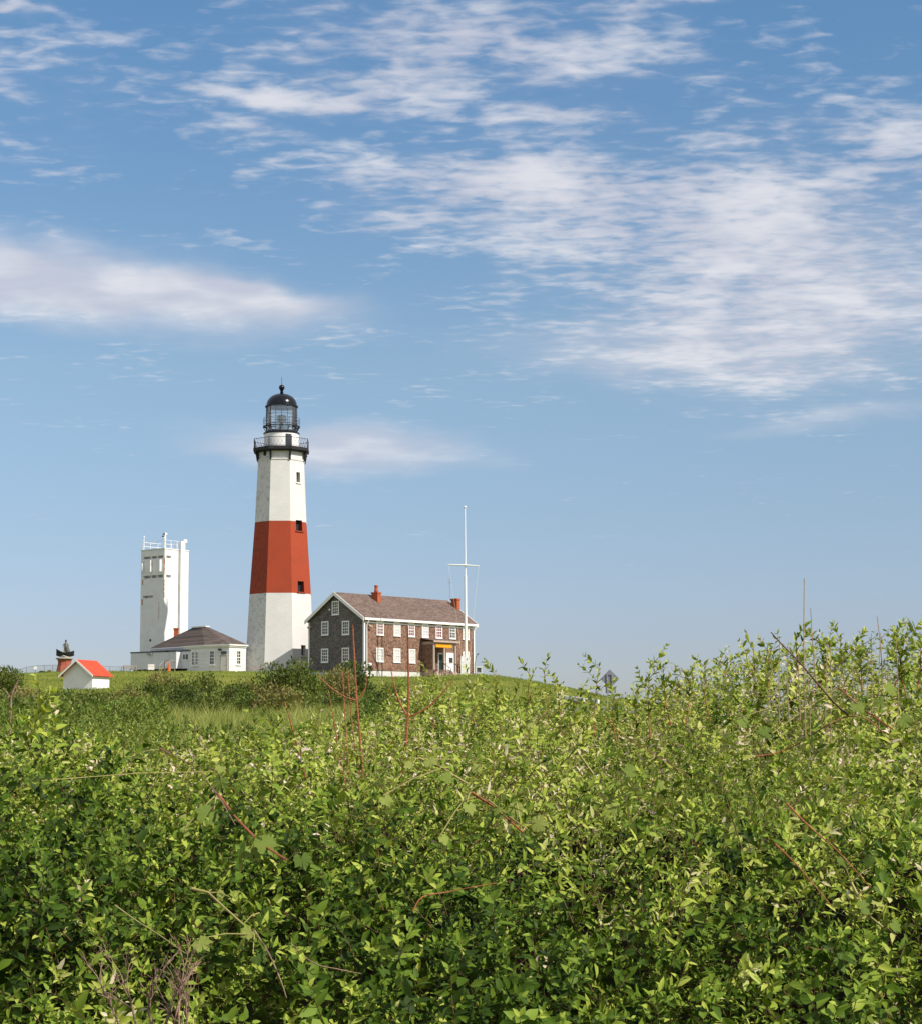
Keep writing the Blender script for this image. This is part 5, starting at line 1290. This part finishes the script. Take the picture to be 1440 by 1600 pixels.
# wild grape: big lobed leaves on their own stems
def grape_vine(label, pts, Yd, leaves, seed, group='wild grape vines creeping over the thicket'):
    g = random.Random(seed); P_ = [at(x, y, surf_Y(x, y) + .06) for x, y in pts]; o0 = P_[0]; root = thing('grape_vine', label, 'vine', o0, 0, group)
    b = MB(); b.tube([p - o0 for p in P_], [.0045 - .002 * i / len(P_) for i in range(len(P_))], 6); b.build('stem', M['yellowstem'] if seed % 2 else M['redcane'], root, True)
    for (x, y, s_, tint, face) in leaves:
        Yd = surf_Y(x, y) + .02; L_ = s_ / F * Yd * .66; tint = tint - .18 * (tint > .6); V_, T_, Q_ = leaf_proto(L_, L_ * .62, .12, .25, GRAPE)
        Yd2 = Yd; p = at(x, y, Yd2) - o0
        n_ = Vector((g.uniform(-.3, .6), -1 + face, g.uniform(.15, .8) + face)).normalized()
        upv = Vector((g.uniform(-.9, .9), 0, g.uniform(-1, .3))); yv = (upv - n_ * upv.dot(n_)).normalized(); xv = yv.cross(n_)
        Mx = np.array([xv, yv, n_]).T
        v_ = (V_ - np.array([0, L_ * .4, 0])) @ Mx.T + np.array(p)
        ge = Geo(); nt = len(T_); v_ = v_ + np.array(n_) * (npr.randn(len(v_), 1) * L_ * .045); ge.add(v_, T_, np.zeros((0, 4), int), np.full(nt, tint) + npr.randn(nt) * .03, np.zeros(0), np.zeros(nt, int), np.zeros(0, int)); ge.build('leaf', [M['vineleaf']], root, False)
        b = MB(); q_ = min(P_, key=lambda k_: (k_ - o0 - p).length) - o0; base_ = p - yv * L_ * .4; b.tube([q_, (q_ + base_) / 2 + Vector((0, 0, .008)), base_], .0018, 4); b.build('leaf_stalk', M['yellowstem'], root)
grape_vine('grape vine with a bright pair of lobed leaves at the lower left', [(298, 1388), (325, 1395), (350, 1418), (380, 1445), (398, 1460)], 5.0, [(340, 1400, 34, .95, 0), (368, 1402, 32, .9, 0), (415, 1434, 46, .1, 0), (388, 1457, 32, .85, .1), (315, 1474, 44, .6, .1), (404, 1495, 40, .1, .1)], 1)
grape_vine('grape vine with broad dull green leaves at the left middle of the thicket', [(340, 1240), (370, 1280), (410, 1320), (450, 1345)], 6.2, [(325, 1272, 56, .3, .1), (414, 1318, 56, .35, .1), (473, 1343, 44, .15, 0), (288, 1300, 26, .9, 0), (395, 1332, 40, .6, .1), (345, 1222, 40, .4, .2)], 2)
grape_vine('grape vine with one broad pale leaf in the centre right of the thicket', [(905, 1180), (930, 1215), (945, 1255)], 6.8, [(958, 1269, 46, .85, 0), (985, 1205, 34, .4, .2), (1028, 1228, 30, .8, .1), (920, 1225, 28, .5, .3)], 3)
grape_vine('grape vine with two long pale leaves at the centre of the thicket', [(735, 1238), (770, 1260), (815, 1300)], 6.5, [(804, 1263, 40, .9, .1), (840, 1287, 42, .85, 0), (733, 1262, 34, .8, .3), (775, 1270, 34, .5, .2), (695, 1312, 36, .6, .3)], 4)
grape_vine('grape vine with a folded white backed leaf near the right edge', [(1330, 1380), (1355, 1430), (1380, 1450)], 5.2, [(1350, 1418, 40, .3, .1), (1372, 1412, 30, 1, .6), (1398, 1446, 34, .35, .1), (1315, 1345, 26, .3, .1), (1360, 1348, 32, .2, 0)], 5)
grape_vine('grape vine with round leaves among the dry stalks at the right', [(1310, 1075), (1350, 1110), (1395, 1140)], 7.4, [(1340, 1105, 38, .35, .1), (1375, 1098, 36, .5, .1), (1195, 1145, 40, .3, .1), (1390, 1075, 36, .5, .2), (1412, 1125, 40, .4, .1), (1160, 1128, 36, .4, .2)], 6)
grape_vine('grape vine with pale leaves on the left thicket crest', [(250, 1170), (300, 1195), (345, 1205)], 8.5, [(255, 1190, 28, .9, .2), (310, 1190, 30, .95, .3), (345, 1200, 26, .8, .2), (280, 1225, 30, .3, 0), (60, 1215, 34, .5, .2), (195, 1180, 30, .9, .3)], 8)
grape_vine('grape vine with light leaves just right of the lone tall cane', [(655, 1185), (690, 1200), (730, 1225)], 7.6, [(672, 1190, 30, .85, .2), (700, 1215, 32, .5, .2), (745, 1200, 28, .9, .3), (640, 1195, 26, .9, .3), (603, 1250, 34, .8, .1)], 7)

# dead shrub at the lower left
ds = thing('dead_shrub', 'leafless pinkish brown dead shrub at the bottom left of the thicket', 'shrub', at(250, 1632, 4.35))
def dead_branch(b, p, d, L_, r_, lvl, g):
    pts_ = [p]; q_ = p.copy(); dd = d.copy()
    for i in range(5):
        dd = (dd + Vector((g.gauss(0, .16), g.gauss(0, .16), g.gauss(.03, .1)))).normalized(); q_ = q_ + dd * L_ / 5; pts_.append(q_.copy())
    b.tube(pts_, [r_ * (1 - .6 * i / 5) for i in range(6)], 5)
    if lvl > 0:
        for k in range(3 + lvl):
            i = g.randint(2, 5); dead_branch(b, pts_[i], (dd + Vector((g.gauss(0, .5), g.gauss(0, .4), g.gauss(.1, .3)))).normalized(), L_ * g.uniform(.35, .6), r_ * .5, lvl - 1, g)
g = random.Random(5)
for k, (bx_, dx_) in enumerate(((-.045, -.12), (-.02, .0), (.0, .03), (.02, .10), (.045, .18), (-.07, -.25), (.06, .28))):
    b = MB(); dead_branch(b, Vector((bx_, g.uniform(-.03, .03), 0)), Vector((dx_, -.12, 1)).normalized(), g.uniform(.12, .165), .0050 if k in (1, 2, 3) else .0035, 2, g); b.build('branch', M['deadwood'], ds)

# ---------------------------------------------------------------- shrubs on the slope
def shrub_mesh(seed, n_leaf, rx, ry, rz_, leaf, lumps=9, toff=0.0):
    g = np.random.RandomState(seed); C_ = []
    for i in range(lumps):
        a = g.rand() * 6.28; r_ = g.rand() ** .5 * .62
        C_.append((math.cos(a) * r_ * rx, math.sin(a) * r_ * ry, rz_ * (.28 + .5 * g.rand() * (1.2 - r_)), (.30 + .28 * g.rand()) * min(rx, rz_ * 1.1)))
    C_ = np.array(C_); which = g.randint(0, lumps, n_leaf); cc = C_[which]
    d = g.randn(n_leaf, 3); d /= np.linalg.norm(d, axis=1, keepdims=True)
    rr = cc[:, 3] * (.55 + .5 * g.rand(n_leaf) ** .5)
    P_ = cc[:, :3] + d * rr[:, None]; P_[:, 2] = np.maximum(P_[:, 2], .05)
    D = d + g.randn(n_leaf, 3) * .6 + np.array([0, 0, .4])
    geo_ = Geo(); lv, lt_, lq = leaf_proto(leaf, leaf * .55, .2, .3)
    pr_ = [lv, lt_, lq, np.zeros(len(lt_)), np.zeros(len(lq)), np.zeros(len(lt_), int), np.zeros(len(lq), int)]
    # leaf axis along D: rotate proto so that y becomes z
    pr_[0] = lv @ rotm((1, 0, 0), math.pi / 2).T
    tl_ = (g.rand(lumps) - .5) * .55 + toff
    scatter(geo_, pr_, P_, D, g.rand(n_leaf) * 6.28, .7 + .6 * g.rand(n_leaf), .45 + g.randn(n_leaf) * .16 + tl_[which])
    st = MB()
    for i in range(lumps):
        t_ = C_[i]; st.tube([(t_[0] * .15, t_[1] * .15, -.1), (t_[0] * .5, t_[1] * .5, t_[2] * .5), (t_[0], t_[1], t_[2] + t_[3] * .6)], [.045, .03, .01], 5)
    return geo_, st
def make_shrub(seed, n_leaf=2100, rx=1.5, ry=1.4, rz_=1.7, leaf=.13, mt='shrubleaf', name='shrub', lumps=10, toff=0.0):
    root = thing(name, 'x', 'shrub'); ge, st = shrub_mesh(seed, n_leaf, rx, ry, rz_, leaf, lumps, toff)
    ge.build('foliage', [M[mt]], root); st.build('stems', M['bark'], root); root['_k'] = seed; del root['_k']; return root
protos = [make_shrub(70 + i, rz_=(1.5, 2.0, 1.75, 2.2)[i], lumps=(8, 12, 9, 13)[i], toff=(-.18, .12, -.05, .30)[i]) for i in range(4)]
used = [False] * 4
def place_shrub(k, px, Y, s_, label, group, sz=1.0):
    X = (px - 720) / F * Y
    o = protos[k] if not used[k] else copy_tree(protos[k]); used[k] = True
    o.location = (X, Y, gz(X, Y) - .05); o.scale = (s_, s_, s_ * sz * (1.22 if 90 < Y else 1.1)); o.rotation_euler = (0, 0, rnd.random() * 6.28); o['label'] = label; o['group'] = group
gsh = 'dark shrubs on the slope below the buildings'
SH = [(165, 98, .62, 'small shrub right of the shed on the slope', 1.0), (196, 100, .85, 'brownish shrub below the grey bench', .95), (228, 97, .95, 'shrub below the white notice board', 1.0), (262, 99, 1.0, 'shrub below the orange traffic cone', 1.0),
      (296, 98, 1.05, 'shrub below the annex with the double window', 1.0), (330, 97, 1.0, 'shrub below the outbuilding door', 1.05), (362, 96, .95, 'shrub below the outbuilding right corner', 1.05), (395, 99, .78, 'shrub with a thin pale trunk below the left foot of the lighthouse', 1.05),
      (424, 101, .95, 'tall shrub hiding the left half of the lighthouse foot', 1.1), (455, 99, 1.02, 'largest dark shrub before the lighthouse foot', 1.15), (487, 100, .98, 'dark shrub where lighthouse and house meet', 1.1), (520, 104, .9, 'shrub below the house gable', 1.0),
      (546, 106, 1.0, 'rounded green shrub hiding the near corner of the house', 1.12), (615, 108, .62, 'low rounded shrub before the white house foundation', .95), (590, 100, .6, 'low shrub below the near end of the house front', .8), (640, 98, .6, 'low shrub left of the porch on the lawn', .8),
      (60, 92, .85, 'low shrub left of the shed', .7), (100, 88, .95, 'shrub hiding the left foot of the shed', .72), (140, 90, .9, 'shrub in front of the shed right corner', .72), (28, 84, 1.0, 'shrub near the left edge below the skyline', .8), (0, 86, 1.0, 'shrub at the left picture edge', .9)]
for i, (px, Y, s_, lab, sz) in enumerate(SH): place_shrub(i % 4, px, Y + rnd.uniform(-1, 1), s_ * (rnd.uniform(.80, .97) if px < 405 else rnd.uniform(.96, 1.16)), lab, gsh, sz * (rnd.uniform(.82, .95) if px < 405 else rnd.uniform(.95, 1.1)))
for k, (px, Y, s_, lab) in enumerate([(300, 86, .95, 'green shrub in the lower row below the annex'), (340, 84, .85, 'green shrub in the lower row below the outbuilding door'), (385, 86, .9, 'green shrub in the lower row below the outbuilding right corner'), (445, 84, 1.0, 'dark shrub in the lower row below the lighthouse'), (10, 66, .95, 'shrub lowest at the left edge behind the thicket'), (120, 68, .9, 'shrub lowest below the shed'), (175, 70, .85, 'shrub lowest below the grey bench'), (200, 84, .8, 'green shrub in the lower row below the notice board'), (250, 82, .8, 'green shrub in the lower row below the traffic cone'), (150, 80, .85, 'green shrub in the lower row below the shed'), (90, 76, .85, 'green shrub in the lower row left of the shed'),
                                      (40, 72, .9, 'green shrub in the lower row at far left'), (420, 88, .75, 'low shrub before the tall one at the lighthouse foot'), (480, 88, .8, 'low shrub in the lower row below the house gable'), (515, 90, .7, 'low shrub behind the cluster of bare canes')]):
    place_shrub(k % 4, px, Y, s_, lab, 'lower row of shrubs behind the thicket', .85)
# dark evergreen at the left edge
eg = thing('evergreen_tree', 'small dark green evergreen on the skyline at the left edge', 'tree')
ge, st = shrub_mesh(91, 4200, 1.15, 1.1, 2.3, .085, 12); ge.build('crown', [M['shrubleaf']], eg)
st.build('trunk', M['bark'], eg); ex = (8 - 720) / F * 96; eg.location = (ex, 96, gz(ex, 96) - .1); eg.scale = (1.15, 1.15, 1.22)
sa_ = thing('low_hedge', 'low dark hedge row at the foot of the fence by the memorial', 'hedge'); ge, st = shrub_mesh(95, 2600, 1.6, .35, .42, .09, 12)
ge.build('foliage', [M['shrubleaf']], sa_); st.build('stems', M['bark'], sa_); p = at(76, 1056, 209); sa_.location = (p.x, p.y, gz(p.x, p.y))

# ---------------------------------------------------------------- brush and grass between the thicket and the shrubs
geo = Geo(); g = np.random.RandomState(77)
# brush: leafy cover on the slope
N = 78000; Y = 19 + 76 * g.rand(N) ** .8; X = (g.rand(N) * 2 - 1) * (Y * .30 + 2)
px = 720 + X / Y * F
dens = vnoise(X * .35, Y * .2, 31) * .6 + .4 * vnoise(X * 1.1, Y * .6, 32)
left = (px < 235 + (60 - Y) * 1.5) & ((Y < 78) | (px < 120)); right = (px > 560)
mid_ = (px >= 200) & (px <= 600) & (dens > .50) & (Y < 32) & (g.rand(N) < .5)
keep = mid_ | (left & (dens > .25)) | (right & (Y < 60) & (dens > .2)) | ((Y < 27) & (dens > .3))
keep &= ~((px > 690) & (Y > 45))
X, Y = X[keep], Y[keep]; N = len(X); dm_ = domes(X * .40, Y * .22, 33) * .65 + domes(X * 1.0, Y * .6, 34) * .35; hh = (.12 + 1.55 * np.clip(dm_ - .42, 0, 1)) * (.45 + .6 * g.rand(N) ** .5)
hh = hh * np.where(Y < 60, 1.0, .8)
Z = ground(X, Y) + hh
pr_ = sprig_proto(401, .30, 5, .15, .065, (60, 25), stem=.004)
scatter(geo, pr_, np.stack([X, Y, Z], -1), np.stack([g.randn(N) * .5, g.randn(N) * .5 - .3, .5 + g.rand(N)], -1), g.rand(N) * 6.28, (.55 + .5 * g.rand(N)) * np.clip(Y / 45, .55, 1.25), .40 - .22 * np.clip((Y - 35) / 35, 0, 1) + g.randn(N) * .13 + (vnoise(X * .33, Y * .17, 44) - .5) * .5)
tag(geo.build('brush', [M['brushleaf'], M['twig']]), 'low green brush covering the slope behind the thicket', 'brush', kind='stuff')
# tall grass
def blades(N, xf, Yf, hmin, hmax, w, tint0, seed, mask=None):
    g = np.random.RandomState(seed); Y = Yf(g.rand(N)); X = xf(g.rand(N), Y)
    if mask is not None: k = mask(X, Y, g); X, Y = X[k], Y[k]
    N = len(X); H_ = hmin + (hmax - hmin) * g.rand(N); H_ *= .6 + .8 * vnoise(X * .5, Y * .3, seed)
    ba = np.stack([X, Y, ground(X, Y) - .03], -1); a = g.rand(N) * 6.28; ln = .15 + .75 * g.rand(N)
    dr_ = np.stack([np.cos(a) * ln, np.sin(a) * ln, np.ones(N)], -1)
    sa = g.rand(N) * 3.14; sd_ = np.stack([np.cos(sa), np.sin(sa), 0 * sa], -1) * (w * (.6 + .8 * g.rand(N)))[:, None]
    m1 = ba + dr_ * (H_ * .5)[:, None] * np.array([.6, .6, 1]); tp = ba + dr_ * H_[:, None]
    V = np.stack([ba - sd_, ba + sd_, m1 - sd_ * .8, m1 + sd_ * .8, tp], 1).reshape(-1, 3)
    o_ = np.arange(N)[:, None] * 5; Q = np.array([[0, 1, 3, 2]]) + o_; T = np.array([[2, 3, 4]]) + o_
    ti = tint0 + g.randn(N) * .24 + (vnoise(X * .8, Y * .3, 55) - .5) * .7
    ge = Geo(); ge.add(V, T, Q, ti, ti, np.zeros(N, int), np.zeros(N, int)); return ge
ge = blades(120000, lambda u, Y: (u * 2 - 1) * (Y * .29 + 2), lambda u: 20 + 72 * u ** .75, .30, 1.0, .015, .74, 5,
            lambda X, Y, g: ((720 + X / Y * F) < 720) | (Y < 48))
tag(ge.build('tall_grass', [M['grassblade']]), 'tall green grass in the hollow between thicket and shrubs', 'grass', kind='stuff')
ge = blades(90000, lambda u, Y: (u * 2 - 1) * (Y * .27 + 2), lambda u: 88 + 112 * u, .05, .22, .022, .35, 6)
tag(ge.build('lawn_tufts', [M['grassblade']]), 'short mown grass tufts on the lawn around the buildings', 'grass', kind='stuff')
